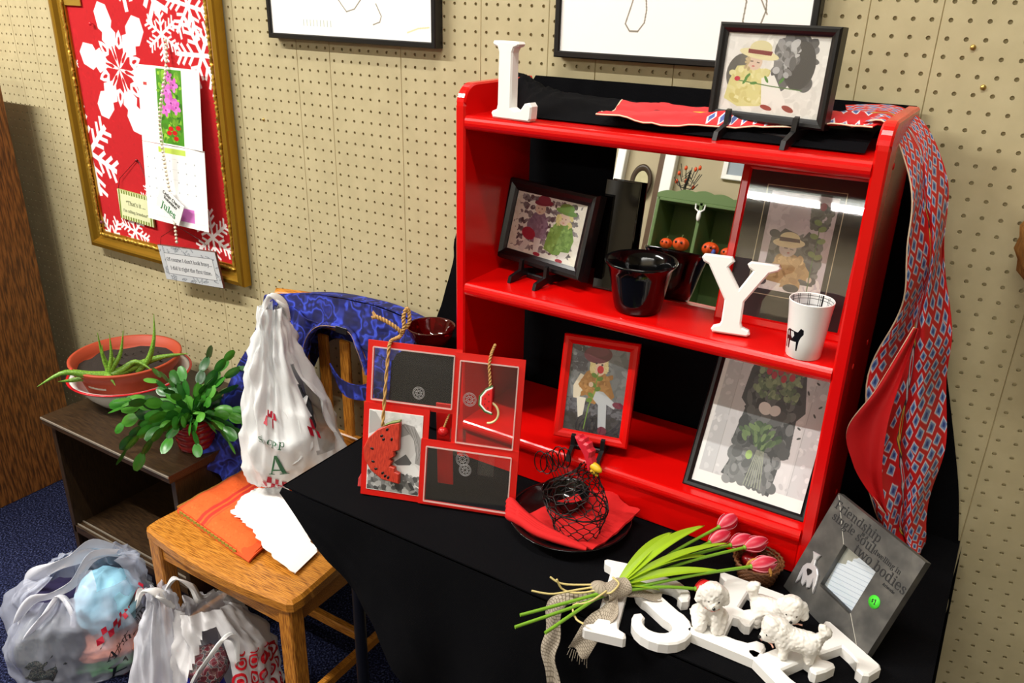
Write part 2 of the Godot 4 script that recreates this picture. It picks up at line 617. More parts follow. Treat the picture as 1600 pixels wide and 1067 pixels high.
func table_and_cloth() -> void:
	var t := thing("display_table", "narrow folding table hidden under the black cloth", "table", Vector3(1.19, -FY, .275))
	partw(t, "table_top", B.new().box(Vector3(1.193, TB - .019, .275), Vector3(1.075, .028, .5), .004), M.laminate)
	for x in [.75, 1.64]:
		for z in [.07, .46]:
			partw(t, "leg", B.new().tube([Vector3(x, TB - .033, z), Vector3(x, -FY + .012, z)], .0125, 10), M.black_satin)
			partw(t, "foot_cap", B.new().tube([Vector3(x, -FY + .02, z), Vector3(x, -FY, z)], .016, 10), M.metal_grey)
	var c := thing("tablecloth", "black knit cloth covering the table under the red shelf", "tablecloth", Vector3(1.19, TB, .275))
	# top, hanging over the front and both ends
	var top := B.new().sheet(60, 30, func(u, w): return Vector3(lerpf(.648, 1.740, u), TB - .003 + .0016 * wave(u * 7, w * 5, 2), lerpf(.003, .532, w)), .003, Vector3.UP)
	partw(c, "top_panel", top, M.black_cloth)
	var front := B.new().grid(90, 20, func(u, w):
		var x: float = lerpf(.648, 1.740, u)
		var drop: float = minf(.46, .008 + (x - .648) * .95) * w
		return Vector3(x, TB - .002 - drop, .533 + .004 + (.012 * sin(u * 31.0) + .02 * wave(u * 6, w, 3)) * w * smoothstep(0.0, .2, u) + .008 * w))
	partw(c, "front_fall", front, M.black_cloth)
	for e in [[.647, -1.0], [1.741, 1.0]]:
		partw(c, "end_fall", B.new().grid(20, 8, func(u, w): return Vector3(e[0] + e[1] * (.003 + .004 * w * sin(u * 14)), TB - .002 - lerpf(.10, .006, u if e[1] < 0 else 0.0) * w, lerpf(.014, .53, u))), M.black_cloth)
	# the cloth behind the shelf
	var d := thing("backdrop_cloth", "black knit cloth hung behind the red shelf and bunched along its top", "cloth", Vector3(1.2, TB, .03))
	var le := [Vector3(.86, -.02, 0), Vector3(.74, -.2, 0), Vector3(.676, -.36, 0), Vector3(.665, -.427, 0), Vector3(.637, -.523, 0), Vector3(.612, -.6, 0), Vector3(.6, -.742, 0)]
	var ri := [Vector3(1.53, -.02, 0), Vector3(1.57, -.2, 0), Vector3(1.625, -.34, 0), Vector3(1.66, -.445, 0), Vector3(1.69, -.542, 0), Vector3(1.718, -.64, 0), Vector3(1.739, -.742, 0)]
	partw(d, "hanging_panel", B.new().grid(60, 30, func(u, w):
		var p := pline(le, w).lerp(pline(ri, w), u)
		return Vector3(p.x, p.y, .014 + .006 * sin(u * 60 + w * 3) * w + .004 * wave(u * 9, w * 4, 4))), M.black_cloth)
	var ridge := [Vector3(.842, -.02, .08), Vector3(.87, -.022, .08), Vector3(.92, -.037, .08), Vector3(.983, -.043, .08), Vector3(1.107, -.048, .08), Vector3(1.232, -.046, .08), Vector3(1.35, -.05, .08), Vector3(1.5, -.05, .08)]
	partw(d, "bunched_top", B.new().grid(90, 22, func(u, w):
		var r := pline(ridge, u)
		var fz: float = lerpf(.12, .215, smoothstep(.1, .45, u))
		var z: float = lerpf(.018, fz, w)
		var base: float = -.067 if u > .05 else lerpf(-.035, -.067, u / .05)
		var hump: float = pow(sin(PI * clampf(w * 1.02, 0, 1)), .7)
		var y: float = lerpf(base, r.y + .006, hump) + .006 * hump * wave(u * 16, w * 5, 6)
		if w < .06:
			y = -.1 + w * .6
		return Vector3(r.x, maxf(y, base if w > .06 else -.2), z)), M.black_cloth)
	# covered block beside the shelf that carries the bowl
	var k := thing("draped_block", "small block covered with black cloth beside the red shelf", "stand", Vector3(.736, TB, .115))
	partw(k, "block", B.new().box(Vector3(.736, (TB - .592) / 2 + .001, .118), Vector3(.18, -.592 - TB - .008, .15), .006), M.black_satin)
	var cover := func(u, w):
		var q := Vector2(u * 2 - 1, w * 2 - 1)
		var m := maxf(absf(q.x), absf(q.y))
		var fall: float = maxf(0, m - .72) / .28
		var px: float = .736 + signf(q.x) * minf(absf(q.x), .72) / .72 * .097 + q.x * .012 * fall
		var pz: float = .118 + signf(q.y) * minf(absf(q.y), .72) / .72 * .082 + q.y * .008 * fall
		return Vector3(px, -.590 - (.138 * fall), pz)
	partw(k, "cover", B.new().sheet(24, 24, cover, .002), M.black_cloth)

func red_shelf() -> void:
	var t := thing("bookshelf", "glossy red wooden bookshelf with three shelves standing on the table", "shelf", Vector3(1.193, TB, .145))
	var x0 := .848
	var x1 := 1.538
	var th := .0195
	var zb := .036
	var zf := .26
	# side panels with a rounded top front corner
	var pr := PackedVector2Array([Vector2(zb, TB), Vector2(zf, TB), Vector2(zf, -.055)])
	for k in 9:
		var a := PI / 2 * k / 8
		pr.append(Vector2(zf - .036 + .036 * cos(a), -.055 + .036 * sin(a)))
	pr.append(Vector2(zb, -.019))
	for x in [x0, x1 - th]:
		var b := B.new()
		var side := Transform3D(Basis(Vector3(0, 0, 1), Vector3(0, 1, 0), Vector3(-1, 0, 0)), Vector3(x + th, 0, 0))
		b.ext(pr, th / 2, .003, side.translated(Vector3(-th / 2, 0, 0)))
		b.ext(pr, th / 2, .003, Transform3D(Basis(Vector3(0, 0, 1), Vector3(0, 1, 0), Vector3(1, 0, 0)), Vector3(x + th / 2, 0, 0)))
		partw(t, "side_panel", b, M.red_gloss)
	# boards with a rounded nose
	for s in [[-.070, .024, zf + .001], [-.368, .025, zf + .001], [-.650, .024, zf + .006]]:
		var p := PackedVector2Array([Vector2(zb, s[0]), Vector2(zb, s[0] - s[1])])
		for k in 9:
			var a := -PI / 2 + PI * k / 8
			p.append(Vector2(s[2] - .008 + .008 * cos(a), s[0] - s[1] / 2 + s[1] / 2 * sin(a)))
		var b := B.new()
		b.ext(p, x1 - x0 - 2 * th, 0, Transform3D(Basis(Vector3(0, 0, 1), Vector3(0, 1, 0), Vector3(1, 0, 0)), Vector3(x0 + th, 0, 0)))
		partw(t, "board", b, M.red_gloss)
	partw(t, "plinth", B.new().box(Vector3((x0 + x1) / 2, (TB - .674) / 2, zf - .012), Vector3(x1 - x0 - 2 * th, -.674 - TB, .018), .002), M.red_gloss)
	for y in [-.082, -.38, -.662]:
		for z in [.09, .205]:
			partw(t, "plug", B.new().ball(Vector3(x1, y, z), Vector3(.0015, .005, .005), 10, 6), M.red_gloss)

func oak_chair() -> void:
	var t := thing("oak_chair", "worn golden oak chair with slatted back beside the table", "chair", Vector3(.395, -FY, .32))
	var sy := -1.02
	# seat: saddled board with a curved front
	var ol := PackedVector2Array()
	for k in 13:
		var u := k / 12.0
		ol.append(Vector2(lerpf(.178, .622, u), .535 + .018 * sin(PI * u)))
	for q in [[.634, .527], [.637, .5], [.61, .13], [.6, .105], [.2, .105], [.19, .13], [.163, .5], [.166, .525]]:
		ol.append(Vector2(q[0], q[1]))
	var b := B.new()
	b.ext(ol, .026, .007, Transform3D(Basis(Vector3.RIGHT, Vector3(0, 0, 1), Vector3.UP), Vector3(0, sy - .026, 0)))
	partw(t, "seat", b, M.oak)
	for x in [.19, .607]:
		partw(t, "leg", B.new().box(Vector3(x, (sy - .026 - FY) / 2, .512), Vector3(.04, FY + sy - .026, .038), .004), M.oak_v)
		var rl := B.new()
		rl.box(Vector3(x, (-.6 - FY) / 2 + .0, .094), Vector3(.034, FY - .6, .03), .004)
		partw(t, "back_leg", rl, M.oak_v)
		partw(t, "apron", B.new().box(Vector3(x, sy - .053, .3), Vector3(.02, .054, .38), .002), M.oak)
		partw(t, "stretcher", B.new().box(Vector3(x, -1.33, .3), Vector3(.018, .026, .4), .003), M.oak)
	partw(t, "apron", B.new().box(Vector3(.398, sy - .053, .515), Vector3(.38, .054, .02), .002), M.oak)
	partw(t, "apron", B.new().box(Vector3(.398, sy - .053, .1), Vector3(.38, .054, .02), .002), M.oak)
	partw(t, "stretcher", B.new().box(Vector3(.398, -1.3, .3), Vector3(.4, .024, .02), .003), M.oak)
	partw(t, "top_rail", B.new().grid(24, 8, func(u, w):
		var a: float = TAU * w
		return Vector3(lerpf(.175, .622, u), -.612 + .045 * sin(a) + .012 * sin(PI * u), .088 - .014 * sin(PI * u) + .012 * cos(a))), M.oak)
	partw(t, "lower_rail", B.new().box(Vector3(.398, -.93, .092), Vector3(.4, .04, .018), .003), M.oak)
	for k in 5:
		partw(t, "slat", B.new().box(Vector3(.258 + .07 * k, -.79, .09), Vector3(.032, .27, .011), .003), M.oak_v)

func low_cabinet() -> void:
	var t := thing("low_cabinet", "low dark woodgrain cabinet with open front under the potted plants", "cabinet", Vector3(-.13, -FY, .22))
	var y := -.95
	partw(t, "top", B.new().box(Vector3(-.129, y - .011, .222), Vector3(.53, .022, .42), .001), M.laminate)
	partw(t, "edge_strip", B.new().box(Vector3(-.129, y - .004, .433), Vector3(.53, .007, .003), .001), M.edge_trim)
	for x in [-.378, .122]:
		partw(t, "side", B.new().box(Vector3(x, (y - .022 - FY) / 2, .215), Vector3(.018, FY + y - .022, .4), .001), M.laminate_v)
	partw(t, "back", B.new().box(Vector3(-.129, (y - .022 - 1.4) / 2, .02), Vector3(.48, .42, .006)), M.laminate_v)
	partw(t, "bottom_shelf", B.new().box(Vector3(-.129, -1.312, .215), Vector3(.5, .024, .4), .001), M.laminate)
	for k in 2:
		partw(t, "track", B.new().box(Vector3(-.129, -1.2985, .392 + .016 * k), Vector3(.49, .004, .003)), M.edge_trim)
	partw(t, "plinth", B.new().box(Vector3(-.129, (-1.324 - FY) / 2, .33), Vector3(.48, FY - 1.324, .016)), M.laminate_v)

func tall_cabinet() -> void:
	var t := thing("tall_cabinet", "tall brown woodgrain cabinet at the far left of the wall", "cabinet", Vector3(-1.25, -FY, .4))
	partw(t, "side", B.new().box(Vector3(-.92, (-.13 - FY) / 2, .43), Vector3(.02, FY - .13, .68), .002), M.cabinet_oak)
	partw(t, "side", B.new().box(Vector3(-1.6, (-.13 - FY) / 2, .43), Vector3(.02, FY - .13, .68), .002), M.cabinet_oak)
	partw(t, "top", B.new().box(Vector3(-1.26, -.14, .43), Vector3(.66, .02, .68), .002), M.cabinet_oak)
	partw(t, "back", B.new().box(Vector3(-1.26, -.81, .1), Vector3(.66, 1.32, .01)), M.cabinet_oak)
	for k in 2:
		var d := partw(t, "door", B.new().box(Vector3(-1.09 - .335 * k, -.8, .78), Vector3(.33, 1.3, .018), .003), M.cabinet_oak)
		part(d, "handle", B.new().tube([Vector3(-1.24 - .03 * k, -.7, .79), Vector3(-1.24 - .03 * k, -.7, .815), Vector3(-1.24 - .03 * k, -.58, .815), Vector3(-1.24 - .03 * k, -.58, .79)], .005, 8), M.metal_grey)

# ---------- frames ----------
# four mitred rails; prof lists (distance in from the outer edge, height z)
func rails(t: Node3D, x0: float, y0: float, x1: float, y1: float, prof: Array, m: Material, xf = Transform3D(), nm = "rail") -> void:
	for k in 4:
		var b = B.new()
		for j in prof.size() - 1:
			var q: Array = []
			for e in [[prof[j], k], [prof[j], k + 1], [prof[j + 1], k + 1], [prof[j + 1], k]]:
				var d: float = e[0].x
				var c = [Vector2(x0 + d, y0 + d), Vector2(x1 - d, y0 + d), Vector2(x1 - d, y1 - d), Vector2(x0 + d, y1 - d)]
				var p: Vector2 = c[e[1] % 4]
				q.append(Vector3(p.x, p.y, e[0].y))
			b.quad(q[3], q[2], q[1], q[0])
		part(t, nm, b, m, xf)

func plate(w: float, h: float, z = 0.0, cx = 0.0, cy = 0.0) -> B:
	var b = B.new()
	b.quad(Vector3(cx - w / 2, cy + h / 2, z), Vector3(cx + w / 2, cy + h / 2, z), Vector3(cx + w / 2, cy - h / 2, z), Vector3(cx - w / 2, cy - h / 2, z))
	return b

# picture frame standing on its bottom edge, front face at local z = 0
func picture_frame(n: String, label: String, xf: Transform3D, w: float, h: float, fw: float, dp: float, fm: Material, ph: Material, rim = .003, group = "") -> Node3D:
	var t = thing(n, label, "picture frame", xf, group)
	rails(t, -w / 2, 0, w / 2, h, [Vector2(0, -dp), Vector2(0, -rim), Vector2(rim, 0), Vector2(fw * .55, -.0005), Vector2(fw * .8, -rim), Vector2(fw, -rim * 1.5), Vector2(fw, -.0075)], fm)
	part(t, "photograph", plate(w - fw * 2 + .002, h - fw * 2 + .002, -.0072, 0, h / 2), ph)
	part(t, "glass", B.new().box(Vector3(0, h / 2, -.0052), Vector3(w - fw * 2 + .002, h - fw * 2 + .002, .0015)), M.glass)
	part(t, "backing", B.new().box(Vector3(0, h / 2, -.0072 - (dp - .0075) / 2), Vector3(w - fw * .6, h - fw * .6, dp - .0085)), M.black_satin)
	return t

func star_arm(p: Pt, cx: float, cy: float, r: float, shape: Array, n: int, a0: float, c: Color) -> void:
	var asp = float(p.w) / p.h
	for k in n:
		var q: Array = []
		for s in [1.0, -1.0]:
			var rg = range(shape.size())
			if s < 0:
				rg.reverse()
			for i in rg:
				var o: Vector2 = Vector2(shape[i][0], shape[i][1] * s).rotated(a0 + TAU * k / n) * r
				q.append(Vector2(cx + o.x, cy + o.y * asp))
		p.poly(q, c)

func wall_things() -> void:
	# ----- gold framed fleece board -----
	var t = thing("pin_board", "gold framed board covered in red snowflake fleece on the pegboard wall", "pin board", Vector3(-.35, -.622, .002))
	var gold = mt("gold_leaf", S(172, 132, 40), .34, .75)
	var gold2 = mt("gold_rope", S(196, 160, 66), .4, .7)
	var bx = Transform3D(Basis(), -Vector3(-.35, -.622, .002))
	rails(t, -.690, -.622, -.014, .40, [Vector2(0, .004), Vector2(0, .028), Vector2(.003, .033), Vector2(.014, .036), Vector2(.02, .033), Vector2(.026, .022), Vector2(.036, .017), Vector2(.05, .016), Vector2(.05, .008)], gold, bx)
	var g = RandomNumberGenerator.new()
	g.seed = 4
	var cs = [Vector3(-.648, -.58, .02), Vector3(-.056, -.58, .02), Vector3(-.056, .358, .02), Vector3(-.648, .358, .02)]
	for k in 4:
		var a: Vector3 = cs[k]
		var e: Vector3 = cs[(k + 1) % 4]
		var path: Array = []
		var rad: Array = []
		var n = int(a.distance_to(e) / .0045)
		for i in n + 1:
			path.append(a.lerp(e, float(i) / n) + Vector3(g.randf_range(-.0012, .0012), g.randf_range(-.0012, .0012), g.randf_range(-.001, .002)))
			rad.append((.0035 if i % 2 else .0055) * g.randf_range(.8, 1.15))
		part(t, "rope_trim", B.new().tube(path, rad, 6), gold2, bx)
	var p = Pt.new(800, 1240, S(186, 8, 20))
	var fx = func(x: float) -> float: return (x + .642) / .582
	var fy = func(y: float) -> float: return (.352 - y) / .93
	p.flecks(0, 0, 1, 1, 2600, .006, S(176, 6, 18), S(196, 12, 26), 8)
	var wh = S(246, 240, 240)
	star_arm(p, fx.call(-.443), fy.call(-.093), .285, [[0, 0], [.05, .02], [.3, .055], [.5, .2], [.6, .13], [.68, .2], [.93, .17], [1.03, 0]], 6, deg_to_rad(12), wh)
	star_arm(p, fx.call(-.443), fy.call(-.093), .285, [[.30, 0], [.36, .11], [.52, .055], [.6, 0]], 6, deg_to_rad(42), wh)
	star_arm(p, fx.call(-.443), fy.call(-.093), .285, [[.36, 0], [.4, .03], [.47, .02], [.5, 0]], 6, deg_to_rad(42), S(186, 8, 20))
	star_arm(p, fx.call(-.443), fy.call(-.093), .285, [[.12, 0], [.17, .03], [.34, .012], [.36, 0]], 6, deg_to_rad(12), S(186, 8, 20))
	for f in [[-.248, .003, .1, 30], [-.136, .073, .13, 10], [-.105, -.04, .15, 0], [-.645, -.335, .2, 20], [-.486, -.546, .1, 15], [-.600, -.592, .12, 0], [-.146, -.506, .12, 25], [-.665, -.09, .06, 0], [-.60, .16, .12, 10], [-.30, .2, .25, 12], [-.09, .27, .14, 0], [-.39, -.44, .07, 8]]:
		for k in 6:
			var an = deg_to_rad(f[3] + 60 * k)
			var o: float = f[2]
			var q = func(r: float, s: float) -> Array:
				var d = Vector2(r, s).rotated(an) * o
				return [fx.call(f[0]) + d.x, fy.call(f[1]) + d.y * 800.0 / 1240]
			p.line(q.call(0, 0) + q.call(1, 0), o * .13, wh)
			for b in [.35, .62, .85]:
				p.line(q.call(b + .2, .24) + q.call(b, 0) + q.call(b + .2, -.24), o * .1, wh)
	p.soften(2)
	var fl = printed("snowflake_fleece", p, .95)
	part(t, "fleece", plate(.592, .94, .010, -.352, -.112), fl, bx)
	part(t, "backing", B.new().box(Vector3(-.352, -.112, .0055), Vector3(.66, .99, .004)), M.black_satin, bx)
	# brass plate and pins on the fleece
	solo("brass_plaque", "small gold plate at the top left of the red board", "plaque", B.new().box(Vector3.ZERO, Vector3(.09, .06, .004), .001), gold2, Vector3(-.612, .093, .014))
	for q in [[-.530, .02, S(200, 20, 40), "red push pin beside the big snowflake on the fleece"], [-.637, -.543, S(120, 60, 70), "dark push pin near the bottom left of the fleece"]]:
		var pin = B.new()
		pin.lathe([Vector2(.001, -.001), Vector2(.0012, .004), Vector2(.005, .006), Vector2(.0048, .009), Vector2(.003, .0105), Vector2(0, .011)], 10, Transform3D(Basis(Vector3.RIGHT, PI / 2), Vector3.ZERO))
		solo("push_pin", q[3], "push pin", pin, mt("pin_plastic", q[2], .3), Vector3(q[0], q[1], .0125))
	# calendar
	var c = thing("wall_calendar", "open wall calendar with a pink orchid photo pinned to the red board", "calendar", Vector3(-.225, -.48, .02))
	var cp = Pt.new(640, 512, S(240, 240, 238))
	cp.rect(.30, .03, .71, .985, S(70, 140, 30))
	cp.flecks(.33, .06, .68, .95, 160, .035, S(40, 100, 20), S(150, 200, 60), 3)
	for o in [[.45, .3, .1], [.57, .22, .09], [.52, .45, .12], [.43, .55, .08], [.6, .5, .09], [.5, .12, .07]]:
		for k in 5:
			var an = TAU * k / 5 + o[0] * 9
			cp.ell(o[0] + cos(an) * o[2] * .45, o[1] + sin(an) * o[2] * .5, o[2] * .48, o[2] * .36, S(206, 92, 190).lerp(S(235, 150, 222), fmod(k * .37, 1)), an)
		cp.ell(o[0], o[1], .012, .012, S(120, 30, 110))
	for o in [[.5, .78], [.56, .83], [.62, .76], [.58, .9], [.47, .84]]:
		cp.ell(o[0], o[1], .04, .03, S(205, 20, 24))
	cp.rect(.08, .22, .14, .26, S(190, 60, 60))
	cp.soften(2)
	partw(c, "upper_page", B.new().sheet(10, 10, func(u, w): return Vector3(-.352 + .252 * u, lerpf(-.072, -.268, w), .019 + .018 * w + .006 * u * u), .0008), printed("calendar_photo_page", cp, .45))
	var cq = Pt.new(640, 512, S(243, 243, 242))
	cq.rect(.28, .03, .72, .1, S(190, 214, 90))
	for k in 8:
		cq.line([.05 + .128 * k, .16, .05 + .128 * k, .93], .003, S(205, 208, 214))
	for k in 7:
		cq.line([.05, .16 + .128 * k, .95, .16 + .128 * k], .003, S(205, 208, 214))
	for k in 31:
		cq.rect(.065 + .128 * (k % 7), .18 + .128 * (k / 7), .085 + .128 * (k % 7), .2 + .128 * (k / 7), S(170, 175, 180))
	cq.rect(.58, .76, .8, .93, S(214, 120, 200))
	cq.soften(2)
	partw(c, "lower_page", B.new().sheet(10, 10, func(u, w): return Vector3(-.352 + .252 * u, lerpf(-.269, -.478, w), .037 + .016 * w + .004 * sin(u * 3)), .0012), printed("calendar_month_page", cq, .45))
	# bead strand
	var pearl = mt("pearl", S(226, 214, 190), .18, .2)
	var bs = thing("bead_strand", "strand of pearl beads hanging over the calendar", "bead garland", Vector3(-.223, -.528, .066))
	var bb = B.new()
	for k in 52:
		var f = k / 51.0
		bb.ball(Vector3(-.225 + .004 * sin(f * 9), lerpf(-.008, -.523, f), lerpf(.018, .0665, smoothstep(0.0, .4, f))), Vector3.ONE * .0043, 8, 6)
	partw(bs, "beads", bb, pearl)
	partw(bs, "string", B.new().tube([Vector3(-.225, .002, .012), Vector3(-.224, -.09, .034), Vector3(-.222, -.21, .0665), Vector3(-.221, -.523, .0665)], .0008, 4), M.white_paint)
	# badge
	var bd = thing("name_badge", "white volunteer badge hanging tilted on the bead strand", "badge", Transform3D(Basis(Vector3.BACK, deg_to_rad(-30)), Vector3(-.222, -.42, .0725)))
	part(bd, "card", B.new().box(Vector3.ZERO, Vector3(.098, .066, .0015), .0005), mt("badge_card", S(236, 238, 236), .35))
	text(bd, "Cedar Chest", .013, mt("ink_dark", S(40, 44, 40), .6), at3(0, .021, .0014), "Droid Sans", .0006, false, .07)
	text(bd, "Volunteer", .013, M.ink_dark, at3(0, .009, .0014), "Droid Sans", .0006, false, .056)
	text(bd, "Jules", .026, mt("ink_green", S(30, 130, 60), .6), at3(0, -.016, .0014), "Droid Serif", .0006, true)
	# sign: That's it
	var s1 = thing("hanging_sign", "small green striped sign about calling Grandma wired to a pin", "sign", Transform3D(Basis(Vector3.BACK, deg_to_rad(-2)), Vector3(-.458, -.473, .016)))
	var sp = Pt.new(320, 184, S(216, 222, 170))
	for k in 26:
		sp.pl([k / 13.0 - .5, 0, k / 13.0 - .46, 0, k / 13.0 - .5, 1, k / 13.0 - .54, 1], S(110, 128, 40))
	sp.rect(.08, .12, .92, .88, S(222, 226, 180))
	part(s1, "board", B.new().box(Vector3.ZERO, Vector3(.152, .088, .006), .001), mt("sign_edge", S(150, 160, 90), .6))
	part(s1, "face", plate(.150, .086, .0034), printed("sign_stripes", sp))
	text(s1, "“That's it ...", .019, mt("ink_olive", S(92, 96, 60), .6), at3(.004, .009, .0036), "Droid Serif", .0006, false, .085)
	text(s1, "I'm calling Grandma!”", .0125, M.ink_olive, at3(0, -.016, .0036), "Droid Serif", .0006, false, .112)
	part(s1, "wire", B.new().tube([Vector3(-.07, .042, .002), Vector3(-.06, .075, 0), Vector3(.02, .137, -.003), Vector3(.028, .139, -.003), Vector3(.036, .137, -.003), Vector3(.068, .085, 0), Vector3(.073, .042, .002)], .0007, 5), M.black_satin)
	solo("push_pin", "dark red pin holding the wire of the Grandma sign", "push pin", B.new().ball(Vector3.ZERO, Vector3(.004, .004, .004), 10, 6), mt("pin_dark", S(120, 10, 20), .3), Vector3(-.427, -.334, .0135))
	# sign: Of course I don't look busy
	var s2 = thing("paisley_sign", "grey paisley sign about not looking busy hung below the board", "sign", Transform3D(Basis(Vector3.BACK, deg_to_rad(5)) * Basis(Vector3.RIGHT, deg_to_rad(4)), Vector3(-.204, -.592, .0465)))
	var pp = Pt.new(640, 272, S(190, 194, 198))
	var g2 = RandomNumberGenerator.new()
	g2.seed = 11
	for k in 90:
		var cx = g2.randf()
		var cy = g2.randf()
		var rr = g2.randf_range(.02, .05)
		var a2 = g2.randf() * TAU
		pp.ell(cx, cy, rr, rr * .6, S(84, 92, 102), a2)
		pp.ell(cx, cy, rr * .75, rr * .42, S(205, 208, 212), a2)
		pp.ell(cx + cos(a2) * rr * .2, cy, rr * .45, rr * .22, S(66, 74, 86), a2)
		pp.ell(cx + cos(a2) * rr * .2, cy, rr * .2, rr * .1, S(225, 228, 230), a2)
	pp.rect(.08, .2, .93, .82, S(60, 62, 66))
	pp.rect(.084, .212, .926, .808, S(206, 208, 210))
	pp.soften(2)
	part(s2, "board", B.new().box(Vector3.ZERO, Vector3(.246, .104, .006), .001), mt("sign_rust", S(96, 52, 40), .6))
	part(s2, "face", plate(.243, .101, .0034), printed("sign_paisley", pp))
	text(s2, "Of course I don't look busy...", .0175, mt("ink_grey", S(84, 86, 92), .6), at3(0, .012, .0036), "Droid Serif", .0006, false, .19)
	text(s2, "I did it right the first time.", .0175, M.ink_grey, at3(0, -.013, .0036), "Droid Serif", .0006, false, .175)
	part(s2, "wire", B.new().tube([Vector3(-.11, .05, .002), Vector3(-.1, .075, .0), Vector3(-.02, .11, -.004), Vector3(.08, .075, 0), Vector3(.11, .05, .002)], .0007, 5), M.black_satin)
	# framed sketches
	for q in [[.157, .632, "black framed line sketch on the wall left of the red shelf", 1], [.903, 1.368, "black framed line sketch on the wall above the red shelf", 2]]:
		var w: float = q[1] - q[0]
		var fr = thing("framed_sketch", q[2], "picture frame", Vector3((q[0] + q[1]) / 2, .016, .027), "framed sketches on the pegboard")
		rails(fr, -w / 2, 0, w / 2, .6, [Vector2(0, -.025), Vector2(0, -.002), Vector2(.002, 0), Vector2(.0095, 0), Vector2(.0115, -.002), Vector2(.0115, -.006)], M.black_satin)
		var sk = Pt.new(720, 900, S(250, 249, 246))
		var ink = S(120, 112, 96)
		if q[3] == 1:
			sk.line([.44, .86, .5, .91, .55, .9, .6, .86], .004, ink)
			sk.line([.68, .88, .71, .92, .7, .94, .66, .95], .004, ink)
			for k in 9:
				sk.line([.22 + .022 * k, .945, .22 + .022 * k, .965], .004, S(170, 175, 165))
			sk.line([.86, .97, .92, .955, .98, .95], .006, S(225, 215, 170))
		else:
			sk.line([.36, .72, .31, .86, .29, .91, .31, .93, .345, .93, .37, .905, .375, .87, .35, .72], .0045, ink)
			sk.line([.70, .70, .76, .84, .755, .89, .77, .915, .8, .915, .82, .9, .835, .86, .83, .82], .0045, ink)
			sk.line([.70, .68, .84, .87], .004, ink)
			sk.line([.36, .70, .5, .5, .7, .68], .0045, ink)
		sk.soften(2)
		part(fr, "sketch", plate(w - .02, .58, -.005, 0, .3), printed("sketch_paper%d" % q[3], sk, .5))
		part(fr, "backing", B.new().box(Vector3(0, .3, -.015), Vector3(w - .006, .594, .017)), M.black_satin)
	# wicker hanging at the right edge
	var wk = thing("wicker_basket", "round wicker basket hanging on the wall at the right edge", "basket", Vector3(1.808, -.285, .004))
	var straw = mt("wicker", S(150, 104, 48), .6)
	for k in 9:
		var ring: Array = []
		var rr = .10 - .003 * absf(k - 4)
		for i in 41:
			var an = TAU * i / 40
			ring.append(Vector3((rr + .003 * sin(i * PI + k)) * cos(an), .1 + (rr + .003 * sin(i * PI + k)) * sin(an), .008 + .011 * k))
		part(wk, "coil", B.new().tube(ring, .0062, 6, false), straw)
	part(wk, "base", B.new().lathe([Vector2(0, 0), Vector2(.095, 0), Vector2(.098, .006)], 30, Transform3D(Basis(Vector3.RIGHT, PI / 2), Vector3(0, .1, 0))), straw)

# ---------- things on the red shelf ----------
# display easel for a frame: two legs with front hooks, a cross bar; local origin on the shelf under the frame, z to the front
func easel(label: String, xf: Transform3D, wd: float, ht: float, lean: float, dp = .02) -> void:
	var t = thing("display_easel", label, "easel", xf, "small black display easels")
	var k = sin(deg_to_rad(lean))
	var tn = tan(deg_to_rad(lean))
	for e in [-1, 1]:
		var p = PackedVector2Array()
		for q in [[.034, 0], [.044, 0], [.040, .012], [.014, ht - .004], [.012, ht + .014], [.006, ht + .016], [.005, ht - .003], [-dp - .006, ht - dp * k - .004], [-dp - .010 - .07 * tn, ht + .07], [-dp - .018 - .07 * tn, ht + .068], [-dp - .016, ht - .016], [-dp - .06, .0], [-dp - .05, 0], [-dp - .006, ht - .02], [.006, ht - .016]]:
			p.append(Vector2(q[0], q[1]))
		var xo: float = e * wd / 2
		part(t, "leg", B.new().ext(p, .008, .001, Transform3D(Basis(Vector3(0, 0, 1), Vector3(0, 1, 0), Vector3(-1, 0, 0)), Vector3(xo + .004, 0, 0))), M.black_satin)
	part(t, "cross_bar", B.new().box(Vector3(0, ht - .018, -.008), Vector3(wd, .010, .008), .002), M.black_satin)

func letter_poly(s: String) -> PackedVector2Array:
	var a: Array = []
	match s:
		"L":
			a = [0, .06, .03, .0, .64, .0, .67, .04, .68, .20, .64, .25, .56, .23, .50, .15, .40, .13, .34, .16, .335, .86, .36, .92, .42, .94, .44, .97, .42, 1.0, .02, 1.0, .0, .97, .02, .94, .08, .92, .105, .86, .105, .18, .09, .12, .02, .09]
		"Y":
			a = [.27, 0, .70, 0, .74, .03, .72, .08, .63, .11, .61, .16, .61, .44, .86, .84, .96, .88, 1.0, .92, .97, .97, .62, .97, .58, .93, .61, .88, .66, .85, .52, .60, .35, .86, .38, .90, .42, .94, .38, 1.0, .03, 1.0, .0, .95, .03, .90, .1, .87, .36, .44, .36, .16, .34, .11, .26, .08, .24, .04]
		"I":
			a = [0, .02, .03, 0, .47, 0, .5, .02, .48, .07, .40, .1, .38, .15, .38, .85, .4, .9, .48, .93, .5, .98, .47, 1, .03, 1, 0, .98, .02, .93, .1, .9, .12, .85, .12, .15, .1, .1, .02, .07]
		"E":
			a = [0, .03, .03, 0, .62, 0, .66, .03, .68, .19, .65, .24, .58, .24, .52, .17, .42, .15, .32, .15, .31, .42, .36, .43, .40, .39, .44, .37, .48, .39, .49, .5, .48, .61, .44, .63, .40, .61, .36, .57, .31, .58, .32, .85, .42, .85, .52, .83, .58, .76, .65, .76, .68, .81, .66, .97, .62, 1, .03, 1, 0, .97, .02, .92, .08, .88, .09, .12, .02, .08]
	var p = PackedVector2Array()
	for k in range(0, a.size(), 2):
		p.append(Vector2(a[k], a[k + 1]))
	return p

